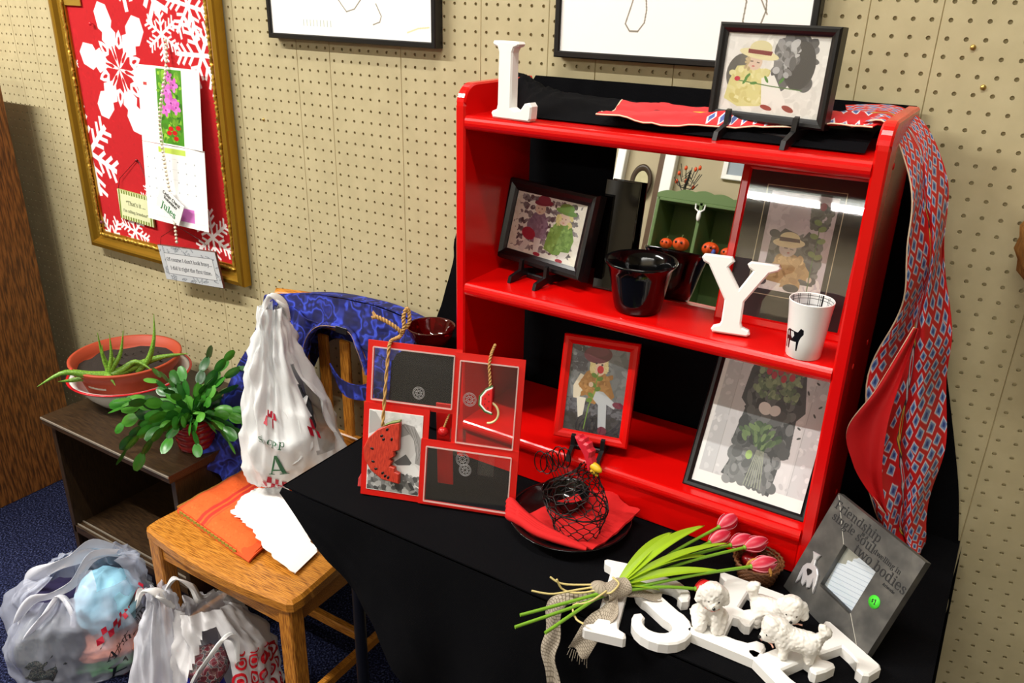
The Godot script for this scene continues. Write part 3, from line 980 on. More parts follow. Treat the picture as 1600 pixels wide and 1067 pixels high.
func s_poly() -> PackedVector2Array:
	# the letter S as a ribbon of varying width around two bowls
	var mid: Array = []
	var wd: Array = []
	for k in 15:
		var a = deg_to_rad(-20 + 265.0 * k / 14)
		mid.append(Vector2(.31 + .205 * cos(a), .755 + .165 * sin(a)))
		wd.append(lerpf(.055, .1, smoothstep(0.0, 1.0, k / 14.0)))
	for k in 15:
		var a = deg_to_rad(65 - 265.0 * k / 14)
		mid.append(Vector2(.32 + .215 * cos(a), .265 + .185 * sin(a)))
		wd.append(lerpf(.1, .055, smoothstep(0.0, 1.0, k / 14.0)))
	var l = PackedVector2Array()
	var r: Array = []
	for k in mid.size():
		var d: Vector2 = (mid[mini(k + 1, mid.size() - 1)] - mid[maxi(k - 1, 0)]).normalized()
		var n = Vector2(-d.y, d.x) * wd[k]
		l.append(mid[k] + n)
		r.append(mid[k] - n)
	var e: Vector2 = (mid[-1] - mid[-2]).normalized() * .045
	l.append(mid[-1] + e)
	r.reverse()
	for q in r:
		l.append(q)
	l.append(mid[0] - (mid[1] - mid[0]).normalized() * .045)
	return l

func letter(s: String, label: String, xf: Transform3D, h: float, th: float) -> void:
	var p = s_poly() if s == "S" else letter_poly(s)
	var q = PackedVector2Array()
	var cx = {"L": .32, "Y": .5, "I": .25, "E": .34, "S": .31}
	for v in p:
		q.append(Vector2((v.x - cx[s]) * (.74 if s == "I" else 1.0), v.y) * h)
	solo("wooden_letter", label, "letter", B.new().ext(q, th, .0025), M.white_paint, xf, "white wooden letters")

func photos() -> void:
	var skin = S(214, 190, 170)
	# A: child in a straw hat reclining with a rose
	var p = Pt.new(640, 440, S(226, 224, 218))
	p.flecks(.0, .0, 1, 1, 300, .05, S(214, 212, 206), S(238, 236, 230), 1)
	p.flecks(.55, .05, .85, .6, 120, .07, S(66, 66, 68), S(120, 120, 122), 2)
	p.ell(.74, .36, .15, .3, S(58, 58, 60))
	p.flecks(.52, .1, .7, .5, 50, .05, S(90, 90, 92), S(190, 190, 190), 3)
	p.ell(.2, .52, .16, .26, S(100, 98, 92))
	p.pl([.14, .42, .08, .6, .05, .84, .2, .93, .42, .9, .55, .74, .46, .5, .36, .42, .25, .4], S(212, 206, 140))
	p.flecks(.1, .46, .46, .88, 60, .035, S(196, 186, 112), S(226, 222, 168), 4)
	p.pl([.4, .55, .52, .5, .66, .8, .68, .88, .6, .9, .55, .8, .5, .88, .44, .9], S(232, 230, 224))
	p.ell(.31, .36, .075, .1, skin)
	p.line([.27, .35, .29, .35], .008, S(90, 70, 60))
	p.line([.335, .36, .355, .365], .008, S(90, 70, 60))
	p.ell(.3, .41, .015, .008, S(190, 90, 90))
	p.flecks(.22, .3, .26, .46, 20, .015, S(170, 150, 110), S(200, 180, 140), 5)
	p.ell(.34, .26, .2, .06, S(222, 214, 168), .12)
	p.ell(.35, .19, .11, .1, S(214, 206, 160))
	p.pl([.23, .2, .47, .22, .46, .27, .23, .25], S(120, 24, 34))
	p.ell(.16, .58, .03, .03, S(190, 30, 60))
	p.line([.18, .6, .5, .64, .8, .66], .008, S(70, 110, 50))
	for q in [[.26, .54], [.33, .62], [.45, .56], [.6, .56], [.24, .6]]:
		p.ell(q[0], q[1], .035, .018, S(70, 130, 50), q[0] * 9)
	p.ell(.49, .91, .06, .03, S(150, 40, 34), .2)
	p.ell(.7, .9, .06, .035, S(140, 40, 34), .3)
	p.soften(2)
	printed("photo_reclining", p, .5)
	# B: two children sitting against logs
	p = Pt.new(600, 460, S(226, 224, 214))
	for k in 7:
		p.flecks(.05, .06 + .13 * k, .95, .12 + .13 * k, 70, .03, S(60, 58, 62), S(150, 148, 150), 20 + k)
	p.flecks(.0, .0, .1, 1, 80, .04, S(220, 216, 200), S(232, 230, 220), 30)
	p.flecks(.9, .0, 1, 1, 80, .04, S(220, 216, 200), S(232, 230, 220), 31)
	p.pl([.3, .3, .22, .5, .25, .72, .35, .78, .5, .72, .52, .45, .44, .28], S(122, 104, 124))
	p.flecks(.27, .35, .5, .7, 60, .03, S(104, 86, 110), S(150, 130, 150), 32)
	p.ell(.37, .22, .075, .1, skin)
	p.ell(.4, .12, .13, .05, S(120, 30, 50), -.1)
	p.ell(.4, .07, .09, .07, S(128, 36, 56))
	p.ell(.27, .66, .1, .1, S(150, 20, 50), .3)
	p.pl([.36, .7, .46, .7, .45, .95, .38, .95], S(214, 212, 206))
	p.pl([.24, .76, .32, .8, .24, .98, .16, .95], S(206, 204, 200))
	p.pl([.62, .38, .54, .58, .52, .84, .66, .9, .86, .84, .9, .6, .84, .4, .74, .34], S(106, 150, 60))
	p.flecks(.58, .42, .86, .82, 90, .03, S(84, 128, 44), S(140, 180, 92), 33)
	p.ell(.72, .3, .08, .1, skin)
	p.flecks(.62, .24, .67, .42, 24, .02, S(200, 190, 120), S(220, 210, 150), 34)
	p.flecks(.78, .24, .83, .42, 24, .02, S(200, 190, 120), S(220, 210, 150), 35)
	p.ell(.73, .18, .15, .05, S(90, 138, 60), .1)
	p.ell(.73, .12, .1, .07, S(100, 146, 66))
	p.pl([.76, .82, .88, .8, .8, .98, .72, .98], S(216, 214, 210))
	p.ell(.44, .96, .05, .03, S(150, 24, 50))
	p.ell(.76, .97, .05, .03, S(150, 24, 50))
	for q in [[.36, .22], [.71, .3]]:
		p.ell(q[0] - .02, q[1], .009, .007, S(50, 40, 40))
		p.ell(q[0] + .03, q[1], .009, .007, S(50, 40, 40))
		p.ell(q[0] + .005, q[1] + .06, .015, .006, S(170, 80, 80))
	p.soften(2)
	printed("photo_two_children", p, .5)
	# C: child in a beret with a rose
	p = Pt.new(440, 640, S(112, 118, 122))
	p.flecks(0, 0, 1, .6, 160, .06, S(96, 102, 106), S(142, 148, 150), 40)
	p.flecks(0, .0, .3, .3, 90, .03, S(60, 60, 66), S(90, 90, 98), 41)
	p.rect(0, .62, 1, 1, S(52, 52, 62))
	p.flecks(0, .62, 1, .8, 120, .03, S(72, 74, 84), S(112, 114, 122), 42)
	p.flecks(0, .8, 1, 1, 120, .05, S(32, 32, 38), S(64, 64, 70), 43)
	p.pl([.2, .33, .1, .48, .12, .62, .22, .62, .34, .36], S(222, 212, 188))
	p.pl([.3, .3, .18, .46, .3, .54, .4, .5, .36, .64, .5, .66, .62, .56, .74, .6, .82, .54, .7, .36, .58, .27, .42, .25], S(166, 118, 62))
	p.flecks(.24, .32, .72, .56, 110, .035, S(146, 100, 48), S(190, 142, 82), 44)
	p.pl([.18, .6, .34, .6, .32, .8, .24, .84], S(226, 222, 206))
	p.pl([.5, .5, .62, .5, .86, .62, .84, .68, .7, .64, .74, .92, .6, .92, .56, .66, .46, .6], S(186, 192, 196))
	p.ell(.5, .2, .14, .13, S(222, 196, 172))
	p.flecks(.36, .14, .42, .3, 30, .025, S(206, 190, 130), S(226, 212, 160), 45)
	p.flecks(.6, .14, .64, .28, 30, .02, S(206, 190, 130), S(226, 212, 160), 46)
	p.ell(.46, .09, .24, .1, S(104, 40, 56), -.12)
	p.ell(.44, .06, .2, .06, S(122, 54, 70), -.12)
	p.ell(.45, .19, .018, .012, S(60, 50, 50))
	p.ell(.55, .2, .018, .012, S(60, 50, 50))
	p.line([.5, .27, .48, .5, .4, .7, .36, .96], .018, S(118, 158, 60))
	for q in [[.44, .33, .4], [.54, .36, -.4], [.44, .44, .6], [.52, .48, -.5], [.42, .56, .5], [.4, .62, -.3]]:
		p.ell(q[0], q[1], .055, .025, S(96, 132, 50), q[2])
	p.ell(.53, .255, .055, .045, S(196, 34, 50))
	p.ell(.9, .63, .1, .035, S(110, 30, 60), .1)
	p.ell(.68, .95, .08, .05, S(110, 30, 60), .3)
	p.ell(.4, .44, .04, .03, S(222, 196, 172))
	p.soften(2)
	printed("photo_beret", p, .5)
	# D: figure in a long coat holding long-stemmed roses before pale boards
	p = Pt.new(560, 660, S(196, 197, 198))
	for k in 6:
		p.rect(.02 + .165 * k, 0, .165 * k + .17, 1, S(186, 188, 190).lerp(S(210, 211, 212), fmod(k * .43, 1)))
		p.line([.17 * k, 0, .17 * k, 1], .004, S(150, 152, 154))
	p.flecks(0, 0, 1, 1, 260, .02, S(182, 184, 186), S(214, 215, 216), 50)
	p.rect(0, .92, 1, 1, S(226, 226, 222))
	p.rect(0, 0, .04, 1, S(222, 222, 220))
	p.pl([.34, .0, .26, .2, .24, .4, .3, .44, .26, .66, .32, .72, .24, .9, .7, .96, .72, .72, .78, .7, .76, .46, .82, .4, .74, .14, .66, 0], S(72, 76, 76))
	p.flecks(.3, .05, .74, .68, 220, .04, S(56, 60, 60), S(112, 116, 116), 51)
	p.flecks(.28, .72, .7, .93, 120, .035, S(88, 92, 92), S(136, 140, 140), 52)
	p.ell(.5, .05, .12, .09, S(150, 148, 146))
	p.flecks(.34, .16, .72, .36, 130, .022, S(80, 100, 78), S(150, 168, 130), 53)
	for q in [[.42, .19], [.47, .21], [.52, .18], [.58, .16], [.63, .2], [.56, .22]]:
		p.ell(q[0], q[1], .025, .025, S(178, 62, 74))
	p.ell(.47, .43, .06, .04, S(222, 220, 216), .3)
	p.ell(.56, .43, .05, .035, S(216, 214, 210), -.2)
	var g = RandomNumberGenerator.new()
	g.seed = 7
	for k in 60:
		var a = g.randf_range(-1.2, 1.2)
		var r = g.randf_range(.03, .2)
		p.ell(.5 + sin(a) * r, .52 + cos(a) * r * .9, .035, .014, S(58, 78, 58).lerp(S(120, 146, 96), g.randf()), a + PI / 2)
	p.ell(.44, .74, .03, .03, S(150, 180, 110))
	for k in 7:
		p.line([.5 + .01 * k, .7, .46 + .025 * k, .93], .008, S(150, 158, 140))
	for q in [[.86, .2, .4], [.93, .34, -.6], [.9, .4, .8], [.8, .5, .4], [.82, .56, -.4], [.8, .27, 1.0]]:
		p.ell(q[0], q[1], .018, .006, S(60, 64, 60), q[2])
	p.soften(2)
	printed("photo_roses_coat", p, .5)
	# E: child in a hat and coat by a dark armchair, one tall rose
	p = Pt.new(460, 680, S(196, 192, 198))
	p.flecks(0, 0, 1, .45, 120, .08, S(184, 180, 186), S(208, 204, 208), 60)
	p.flecks(0, .84, 1, 1, 60, .05, S(214, 212, 208), S(232, 230, 226), 61)
	p.pl([.1, .9, .12, .5, .3, .36, .5, .4, .52, .5, .66, .36, .84, .44, .92, .66, .86, .9], S(70, 72, 74))
	p.flecks(.15, .42, .88, .86, 150, .05, S(48, 50, 52), S(120, 122, 124), 62)
	p.pl([.34, .6, .2, .74, .08, .8, .14, .9, .3, .96, .56, .94, .66, .84, .8, .86, .78, .76, .62, .64, .48, .6], S(176, 146, 96))
	p.flecks(.24, .64, .66, .92, 120, .04, S(152, 122, 74), S(204, 176, 126), 63)
	p.ell(.4, .56, .13, .08, S(206, 198, 190))
	p.line([.35, .555, .39, .555], .014, S(70, 64, 60))
	p.line([.44, .56, .48, .565], .014, S(70, 64, 60))
	p.ell(.42, .6, .02, .008, S(160, 90, 90))
	p.ell(.4, .5, .24, .05, S(226, 220, 176), -.05)
	p.ell(.4, .45, .15, .06, S(216, 210, 166))
	p.pl([.25, .45, .55, .45, .56, .485, .25, .49], S(70, 24, 30))
	p.pl([.08, .9, .4, .92, .38, .98, .1, .96], S(226, 224, 216))
	p.ell(.1, .92, .08, .04, S(60, 62, 64))
	p.ell(.56, .95, .12, .04, S(52, 52, 56))
	p.ell(.8, .84, .04, .03, S(206, 190, 172))
	p.line([.78, .14, .8, .4, .79, .7, .8, .95], .014, S(72, 104, 60))
	p.flecks(.66, .1, .92, .32, 60, .04, S(58, 66, 60), S(110, 116, 108), 64)
	for q in [[.76, .26, .3], [.84, .32, -.4], [.74, .4, .2], [.86, .44, -.3], [.76, .58, .4], [.86, .6, -.5]]:
		p.ell(q[0], q[1], .06, .028, S(120, 148, 84), q[2])
	p.ell(.79, .1, .05, .04, S(150, 60, 76))
	p.soften(2)
	printed("photo_tall_rose", p, .5)
	# the clipped black-and-white portrait of a child in the collage frame
	p = Pt.new(440, 620, S(214, 214, 212))
	p.flecks(0, 0, 1, .2, 60, .05, S(200, 200, 198), S(226, 226, 224), 70)
	p.pl([.0, .0, .12, .02, .3, .2, .0, .3], S(170, 170, 168))
	p.ell(.68, .38, .24, .22, S(206, 204, 202), .3)
	p.pl([.5, .22, .66, .12, .86, .14, 1, .3, 1, .62, .9, .6, .92, .36, .78, .24, .6, .3], S(150, 148, 146))
	for k in 9:
		p.line([.62 + .03 * k, .13 + .004 * k, .86 + .016 * k, .3 + .02 * k, .94, .56], .008, S(100, 98, 96).lerp(S(200, 198, 196), fmod(k * .39, 1)))
	p.ell(.58, .42, .03, .014, S(60, 60, 60))
	p.ell(.52, .5, .04, .016, S(110, 106, 104))
	p.pl([.5, .62, .72, .5, .84, .6, .7, .72], S(96, 96, 96))
	p.pl([.3, .62, .5, .66, .9, .62, 1, .7, 1, .95, .3, .9], S(228, 228, 226))
	p.flecks(.0, .78, 1, 1, 200, .05, S(70, 70, 70), S(214, 214, 212), 71)
	p.soften(2)
	printed("photo_portrait", p, .4)

func shelf_things() -> void:
	photos()
	var red = M.red_gloss
	# top shelf
	letter("L", "large white wooden letter L on the top left of the red shelf", stand(.955, -.0695, .238, -5, 1), .121, .018)
	picture_frame("photo_frame", "black framed photo of a child in a straw hat on the shelf top", stand(1.350, -.044, .196, -10, 4), .182, .136, .0135, .022, M.black_satin, M.photo_reclining)
	easel("black easel under the frame on top of the shelf", stand(1.352, -.0695, .1965, -10), .105, .0265, 4, .022)
	# middle shelf
	var b = thing("photo_frame", "black framed photo of two children in hats on the middle shelf", "picture frame", stand(.964, -.346, .166, -13, 15.5, .5))
	rails(b, -.108, 0, .108, .154, [Vector2(0, -.02), Vector2(0, -.002), Vector2(.003, .006), Vector2(.009, .007), Vector2(.016, .002), Vector2(.022, 0), Vector2(.022, -.004)], M.black_satin)
	part(b, "photograph", plate(.174, .112, -.003, 0, .077), M.photo_two_children)
	part(b, "glass", B.new().box(Vector3(0, .077, -.0015), Vector3(.174, .112, .0012)), M.glass)
	part(b, "backing", B.new().box(Vector3(0, .077, -.0115), Vector3(.206, .144, .015)), M.black_satin)
	easel("black easel under the frame of two children on the middle shelf", stand(.970, -.3675, .1745, -10.3), .06, .0225, 15)
	var mir = mt("mirror_silver", S(235, 238, 238), .01, 1.0)
	var mm = thing("wall_mirror", "frameless rectangular mirror leaning at the back of the middle shelf", "mirror", stand(1.185, -.3675, .127, 0, 8.7))
	part(mm, "mirror_face", plate(.232, .268, 0, .006, .134), mir)
	part(mm, "glass_body", B.new().box(Vector3(.006, .134, -.003), Vector3(.234, .27, .005), .001), mt("mirror_edge", S(150, 165, 160), .1))
	var pnl = solo("smoked_panel", "dark glossy panel leaning on the left side of the mirror", "glass panel", B.new().box(Vector3(0, .098, 0), Vector3(.066, .196, .004), .001), mt("smoked_glass", S(8, 7, 7), .05), stand(1.103, -.3675, .142, 0, 9))
	# black flower pot with a flared rim
	var pot = thing("flower_pot", "glossy black flared flower pot in front of the mirror", "pot", Vector3(1.184, -.3675, .200))
	part(pot, "pot_body", B.new().lathe([Vector2(0, 0), Vector2(.036, 0), Vector2(.039, .004), Vector2(.043, .02), Vector2(.0475, .045), Vector2(.052, .066), Vector2(.0545, .076), Vector2(.060, .083), Vector2(.0615, .086), Vector2(.060, .0885), Vector2(.056, .086), Vector2(.051, .076), Vector2(.046, .05), Vector2(.04, .02), Vector2(.034, .008), Vector2(0, .007)], 44), M.black_gloss)
	# red framed picture with black mat, leaning
	var e = thing("matted_picture", "red framed picture with wide black mat leaning on the right of the middle shelf", "picture frame", stand(1.409, -.3675, .156, 2.6, 16.0))
	rails(e, -.104, 0, .104, .262, [Vector2(0, -.012), Vector2(0, -.001), Vector2(.002, 0), Vector2(.011, 0), Vector2(.014, -.003), Vector2(.014, -.006)], red)
	part(e, "mat_board", plate(.184, .238, -.0062, 0, .131), mt("mat_black", S(20, 21, 25), .7))
	rails(e, -.0615, .052, .0615, .228, [Vector2(0, -.0060), Vector2(.0011, -.0058), Vector2(.0013, -.0060)], mt("gilt_line", S(196, 188, 160), .4, .3), Transform3D(), "gilt_line")
	part(e, "photograph", plate(.104, .157, -.0058, .0, .140), M.photo_tall_rose)
	part(e, "glass", B.new().box(Vector3(0, .131, -.0042), Vector3(.182, .236, .0015)), M.glass)
	part(e, "backing", B.new().box(Vector3(0, .131, -.0095), Vector3(.2, .258, .005)), M.black_satin)
	letter("Y", "white wooden letter Y standing on the middle shelf", stand(1.352, -.3675, .212, 12, 12), .121, .016)
	# cup
	var cup = thing("tumbler", "white tumbler with a small black cow print at the shelf edge", "cup", Transform3D(Basis(Vector3.UP, deg_to_rad(0)), Vector3(1.469, -.3675, .232)))
	var ct = Pt.new(1024, 384, S(242, 241, 239))
	# the cow silhouette, about 3 cm long
	var kx = .34
	var ky = .5
	var cow = func(fl: Array, c: Color) -> void:
		var o: Array = []
		for k in range(0, fl.size(), 2):
			o.append(kx - (fl[k] - .5) * .2)
			o.append(ky + (fl[k + 1] - .5) * .34)
		ct.pl(o, c)
	var ck = S(18, 18, 20)
	cow.call([.15, .3, .3, .22, .75, .25, .86, .1, .98, .14, 1.0, .28, .9, .4, .84, .55, .8, .95, .74, .95, .72, .6, .4, .62, .36, .95, .28, .95, .27, .6, .2, .62, .19, .95, .1, .95, .1, .5, .05, .7, .03, .68], ck)
	cow.call([.4, .28, .56, .27, .6, .4, .5, .5, .42, .42], S(225, 225, 225))
	cow.call([.22, .32, .3, .3, .3, .46, .22, .44], S(215, 215, 215))
	part(cup, "cup_body", B.new().lathe([Vector2(.024, 0), Vector2(.0255, .002), Vector2(.0275, .031), Vector2(.0302, .066), Vector2(.0325, .087)], 36), printed("cup_cow_glaze", ct, .25))
	M.cup_cow_glaze.uv1_scale = Vector3(1, 1, 1)
	part(cup, "rim", B.new().lathe([Vector2(.0325, .087), Vector2(.0318, .0882), Vector2(.0308, .087)], 36), M.white_paint)
	part(cup, "bottom", B.new().lathe([Vector2(0, 0.0005), Vector2(.0245, 0)], 30), M.white_paint)
	var pl = Pt.new(512, 256, S(226, 227, 226))
	for k in 12:
		pl.line([k / 12.0 + .02, 0, k / 12.0 + .02, 1], .004, ck)
		pl.line([k / 12.0 + .035, 0, k / 12.0 + .035, 1], .004, ck)
		if k % 3 == 0:
			pl.rect(k / 12.0 + .045, 0, k / 12.0 + .06, 1, ck)
	for y in [.04, .09, .2, .24, .34]:
		pl.line([0, y, 1, y], .004, ck)
	part(cup, "plaid_inside", B.new().lathe([Vector2(0, .006), Vector2(.023, .006), Vector2(.0258, .031), Vector2(.0285, .066), Vector2(.0308, .087)], 36), printed("cup_plaid", pl, .3))
	# bottom shelf
	picture_frame("photo_frame", "red framed photo of a child in a beret on the bottom shelf", stand(1.128, -.6285, .236, 12.5, 14.5), .139, .192, .0165, .016, red, M.photo_beret, .003)
	easel("black easel under the red beret frame on the bottom shelf", stand(1.1285, -.6495, .2365, 12.5), .055, .022, 14.5, .016)
	var dd = thing("photo_frame", "large black framed photo of long-stemmed roses leaning in the bottom shelf", "picture frame", stand(1.415, -.6495, .238, 0, 30))
	rails(dd, -.1055, 0, .1055, .288, [Vector2(0, -.014), Vector2(0, -.003), Vector2(.003, 0), Vector2(.008, -.001), Vector2(.0125, -.005), Vector2(.0125, -.0075)], M.black_satin)
	part(dd, "photograph", B.new().grid(12, 4, func(u, w): return Vector3(lerpf(-.0925, .0925, u), lerpf(.277, .012, w), -.0065 + .004 * smoothstep(.75, 1.0, u))), M.photo_roses_coat)
	part(dd, "backing", B.new().box(Vector3(0, .144, -.011), Vector3(.203, .28, .0055)), M.black_satin)
	# ruby glass bowl on the draped block
	var rb = mt("ruby_glass", Color(.32, .0, .02, .25), .03)
	rb.refraction_enabled = true
	rb.refraction_scale = .05
	rb.albedo_color = Color(.55, .01, .03, .12)
	rb.transparency = BaseMaterial3D.TRANSPARENCY_ALPHA
	solo("glass_bowl", "dark ruby glass bowl on the black block left of the shelf", "bowl", B.new().lathe([Vector2(0, 0), Vector2(.022, 0), Vector2(.024, .003), Vector2(.035, .012), Vector2(.046, .028), Vector2(.052, .046), Vector2(.0535, .049), Vector2(.0515, .0495), Vector2(.049, .046), Vector2(.043, .029), Vector2(.033, .0145), Vector2(.02, .006), Vector2(0, .005)], 40), rb, Vector3(.684, -.5885, .122))

# ---------- things on the table ----------
func flat(x: float, y: float, z: float, deg: float) -> Transform3D:
	var a = deg_to_rad(deg)
	return Transform3D(Basis(Vector3(cos(a), 0, sin(a)), Vector3(sin(a), 0, -cos(a)), Vector3.UP), Vector3(x, y, z))

func poly2(fl: Array) -> PackedVector2Array:
	var p = PackedVector2Array()
	for k in range(0, fl.size(), 2):
		p.append(Vector2(fl[k], fl[k + 1]))
	return p

func smooth_path(pts: Array, n: int) -> Array:
	var o: Array = []
	for k in n + 1:
		o.append(pline(pts, float(k) / n))
	return o

func rope(t: Node3D, nm: String, pts: Array, r: float, m: Material) -> void:
	# two twisted strands
	var path = smooth_path(pts, maxi(10, pts.size() * 7))
	for s in 2:
		var q: Array = []
		for k in path.size():
			var d: Vector3 = (path[mini(k + 1, path.size() - 1)] - path[maxi(k - 1, 0)]).normalized()
			var x = d.cross(Vector3.BACK if absf(d.z) < .9 else Vector3.UP).normalized()
			var y = d.cross(x)
			var a = k * 1.1 + PI * s
			q.append(path[k] + (x * cos(a) + y * sin(a)) * r * .55)
		part(t, nm, B.new().tube(q, r * .62, 6), m)

func collage() -> void:
	var fr = stand(.923, TB + .001, .425, 19.1, 12.6)
	var t = thing("collage_frame", "red collage frame of four overlapping clear windows on the table", "picture frame", fr)
	var red = mt("red_plastic", S(206, 22, 14), .35)
	var ac = mt("acrylic", Color(.5, .55, .6, .02), .05)
	ac.transparency = BaseMaterial3D.TRANSPARENCY_ALPHA
	var edge = mt("acrylic_edge", Color(.95, .85, .82, .4), .3)
	edge.transparency = BaseMaterial3D.TRANSPARENCY_ALPHA
	var fs = [[-.144, .172, .031, .289, -.132, .182, .018, .278, 0.0], [.020, .121, .144, .285, .030, .124, .133, .272, .003], [-.146, 0.0, -.022, .175, -.135, .012, -.033, .163, .003], [-.034, 0.0, .145, .122, -.022, .008, .133, .110, .006]]
	for k in 4:
		var f: Array = fs[k]
		var z: float = f[8]
		# a flat red border with a window cut out
		for s in [[f[0], f[1], f[2], f[5]], [f[0], f[7], f[2], f[3]], [f[0], f[5], f[4], f[7]], [f[6], f[5], f[2], f[7]]]:
			part(t, "border", B.new().box(Vector3((s[0] + s[2]) / 2, (s[1] + s[3]) / 2, z - .0015), Vector3(s[2] - s[0], s[3] - s[1], .003)), red)
		if k == 2:
			part(t, "photograph", plate(f[6] - f[4] - .002, f[7] - f[5] - .002, z + .0012, (f[4] + f[6]) / 2, (f[5] + f[7]) / 2), M.photo_portrait)
			part(t, "photo_card", B.new().box(Vector3((f[4] + f[6]) / 2, (f[5] + f[7]) / 2, z), Vector3(f[6] - f[4], f[7] - f[5], .002)), M.white_paint)
			continue
		var pane = part(t, "window", B.new().box(Vector3((f[4] + f[6]) / 2, (f[5] + f[7]) / 2, z + .003), Vector3(f[6] - f[4], f[7] - f[5], .0025), .0005), ac)
		var w: float = f[6] - f[4]
		var h: float = f[7] - f[5]
		for s in [[0, h / 2, w, .002], [0, -h / 2, w, .002], [-w / 2, 0, .002, h], [w / 2, 0, .002, h]]:
			part(pane, "polished_edge", B.new().box(Vector3((f[4] + f[6]) / 2 + s[0], (f[5] + f[7]) / 2 + s[1], z + .0045), Vector3(s[2], s[3], .003)), edge)
	var cupm = mt("clear_cup", Color(.8, .8, .8, .35), .3)
	cupm.transparency = BaseMaterial3D.TRANSPARENCY_ALPHA
	for c in [[-.045, .203, .011], [.049, .203, .012], [.043, .092, .012], [.049, .073, .011]]:
		var cb = B.new()
		for rr in [1.0, .82, .5, .25]:
			var ring: Array = []
			for i in 21:
				ring.append(Vector3(c[0] + c[2] * rr * cos(TAU * i / 20), c[1] + c[2] * rr * sin(TAU * i / 20), .001))
			cb.tube(ring, .0006, 4, false)
		for i in 8:
			cb.tube([Vector3(c[0] + c[2] * .25 * cos(TAU * i / 8), c[1] + c[2] * .25 * sin(TAU * i / 8), .001), Vector3(c[0] + c[2] * .8 * cos(TAU * (i + .5) / 8), c[1] + c[2] * .8 * sin(TAU * (i + .5) / 8), .001)], .0005, 4)
		part(t, "suction_cup", cb, cupm)
	for c in [[.085, .09], [.03, .12]]:
		part(t, "clear_clip", B.new().box(Vector3(c[0], c[1], -.006), Vector3(.03, .05, .002), .001), ac)
	part(t, "prop_leg", B.new().box(Vector3(0, .105, -.030), Vector3(.03, .17, .003), .001, Basis(Vector3.RIGHT, deg_to_rad(14))), red)
	# ornaments hung over the frame
	var jute = mt("jute", S(184, 142, 82), .85)
	var flesh = mt("melon_red", Color.WHITE, .5)
	tri_map(flesh, noise(.03, [[0.0, S(150, 34, 18)], [.5, S(190, 50, 28)], [1.0, S(206, 70, 44)]], 256, 4, 21), Vector3(40, 8, 40))
	var rind = mt("melon_rind", S(120, 134, 70), .5)
	var wt = thing("watermelon_ornament", "large wooden watermelon slice with a bite hanging on rope over the red frame", "ornament", fr)
	var ol = [-.071, .150, -.090, .144, -.113, .131, -.130, .113, -.138, .093, -.135, .072, -.122, .053, -.100, .039, -.068, .035, -.068, .054, -.076, .057, -.077, .064, -.086, .066, -.083, .074, -.087, .079, -.079, .085, -.08, .094, -.071, .098]
	part(wt, "slice", B.new().ext(poly2(ol), .010, .0015, at3(0, 0, .009)), flesh)
	part(wt, "rind", B.new().ext(poly2([-.071, .150, -.090, .144, -.1, .139, -.1, .142, -.088, .1485, -.071, .1535]), .010, .001, at3(0, 0, .009)), rind)
	for s in [[-.094, .134], [-.104, .121], [-.1, .115], [-.085, .117], [-.121, .095], [-.118, .071], [-.099, .052], [-.094, .047], [-.088, .045], [-.112, .058]]:
		part(wt, "seed", B.new().ball(Vector3(s[0], s[1], .0192), Vector3(.0022, .0034, .0008), 8, 6, Basis(Vector3.BACK, s[0] * 40)), M.black_satin)
	rope(wt, "rope", [Vector3(-.104, .138, .016), Vector3(-.103, .2, .0145), Vector3(-.102, .27, .0095), Vector3(-.101, .29, .004), Vector3(-.097, .294, -.004), Vector3(-.09, .298, -.006)], .0032, jute)
	rope(wt, "rope", [Vector3(-.09, .297, -.006), Vector3(-.084, .305, -.006), Vector3(-.08, .318, -.004), Vector3(-.082, .335, -.004), Vector3(-.078, .35, -.006), Vector3(-.074, .345, -.008), Vector3(-.072, .328, -.008), Vector3(-.078, .315, -.008)], .0036, jute)
	rope(wt, "rope", [Vector3(-.084, .308, -.004), Vector3(-.097, .318, 0), Vector3(-.115, .327, .001), Vector3(-.132, .332, .002)], .0038, jute)
	for k in 7:
		part(wt, "frayed_end", B.new().tube([Vector3(-.128, .331, .001), Vector3(-.138 - .001 * (k % 3), .326 + .0025 * k, .002 * sin(k))], .0011, 4), jute)
	var ws = thing("melon_charm", "small painted watermelon wedge hanging on cord over the right window", "ornament", fr)
	part(ws, "wedge", B.new().ext(poly2([.092, .231, .083, .226, .074, .214, .074, .201, .083, .192, .093, .189]), .007, .001, at3(0, 0, .009)), mt("charm_red", S(214, 30, 34), .35))
	part(ws, "white_rind", B.new().ext(poly2([.092, .234, .080, .2275, .071, .214, .071, .200, .081, .190, .093, .1865, .093, .189, .083, .192, .074, .201, .074, .214, .083, .226, .092, .231]), .0068, .0005, at3(0, 0, .009)), M.white_paint)
	part(ws, "green_rind", B.new().ext(poly2([.092, .2365, .079, .229, .0685, .215, .0685, .199, .080, .1875, .094, .184, .093, .1865, .081, .190, .071, .200, .071, .214, .080, .2275, .092, .234]), .0066, .0005, at3(0, 0, .009)), mt("charm_green", S(40, 104, 44), .35))
	for s in [[.086, .22], [.08, .212], [.08, .202], [.086, .196], [.087, .208]]:
		part(ws, "seed", B.new().ball(Vector3(s[0], s[1], .0162), Vector3(.0007, .0016, .0004), 6, 4), M.black_satin)
	rope(ws, "cord", [Vector3(.087, .234, .012), Vector3(.085, .25, .0115), Vector3(.082, .27, .01), Vector3(.083, .288, .006), Vector3(.085, .297, .002), Vector3(.088, .306, 0)], .0026, jute)
	# curl of rind behind the charm
	var cr: Array = []
	for k in 12:
		var a = deg_to_rad(70 - 160.0 * k / 11)
		cr.append(Vector3(.085 + .019 * cos(a), .186 + .019 * sin(a), .009))
	part(ws, "rind_curl", B.new().tube(cr, .0022, 6), mt("charm_cream", S(222, 206, 150), .5))
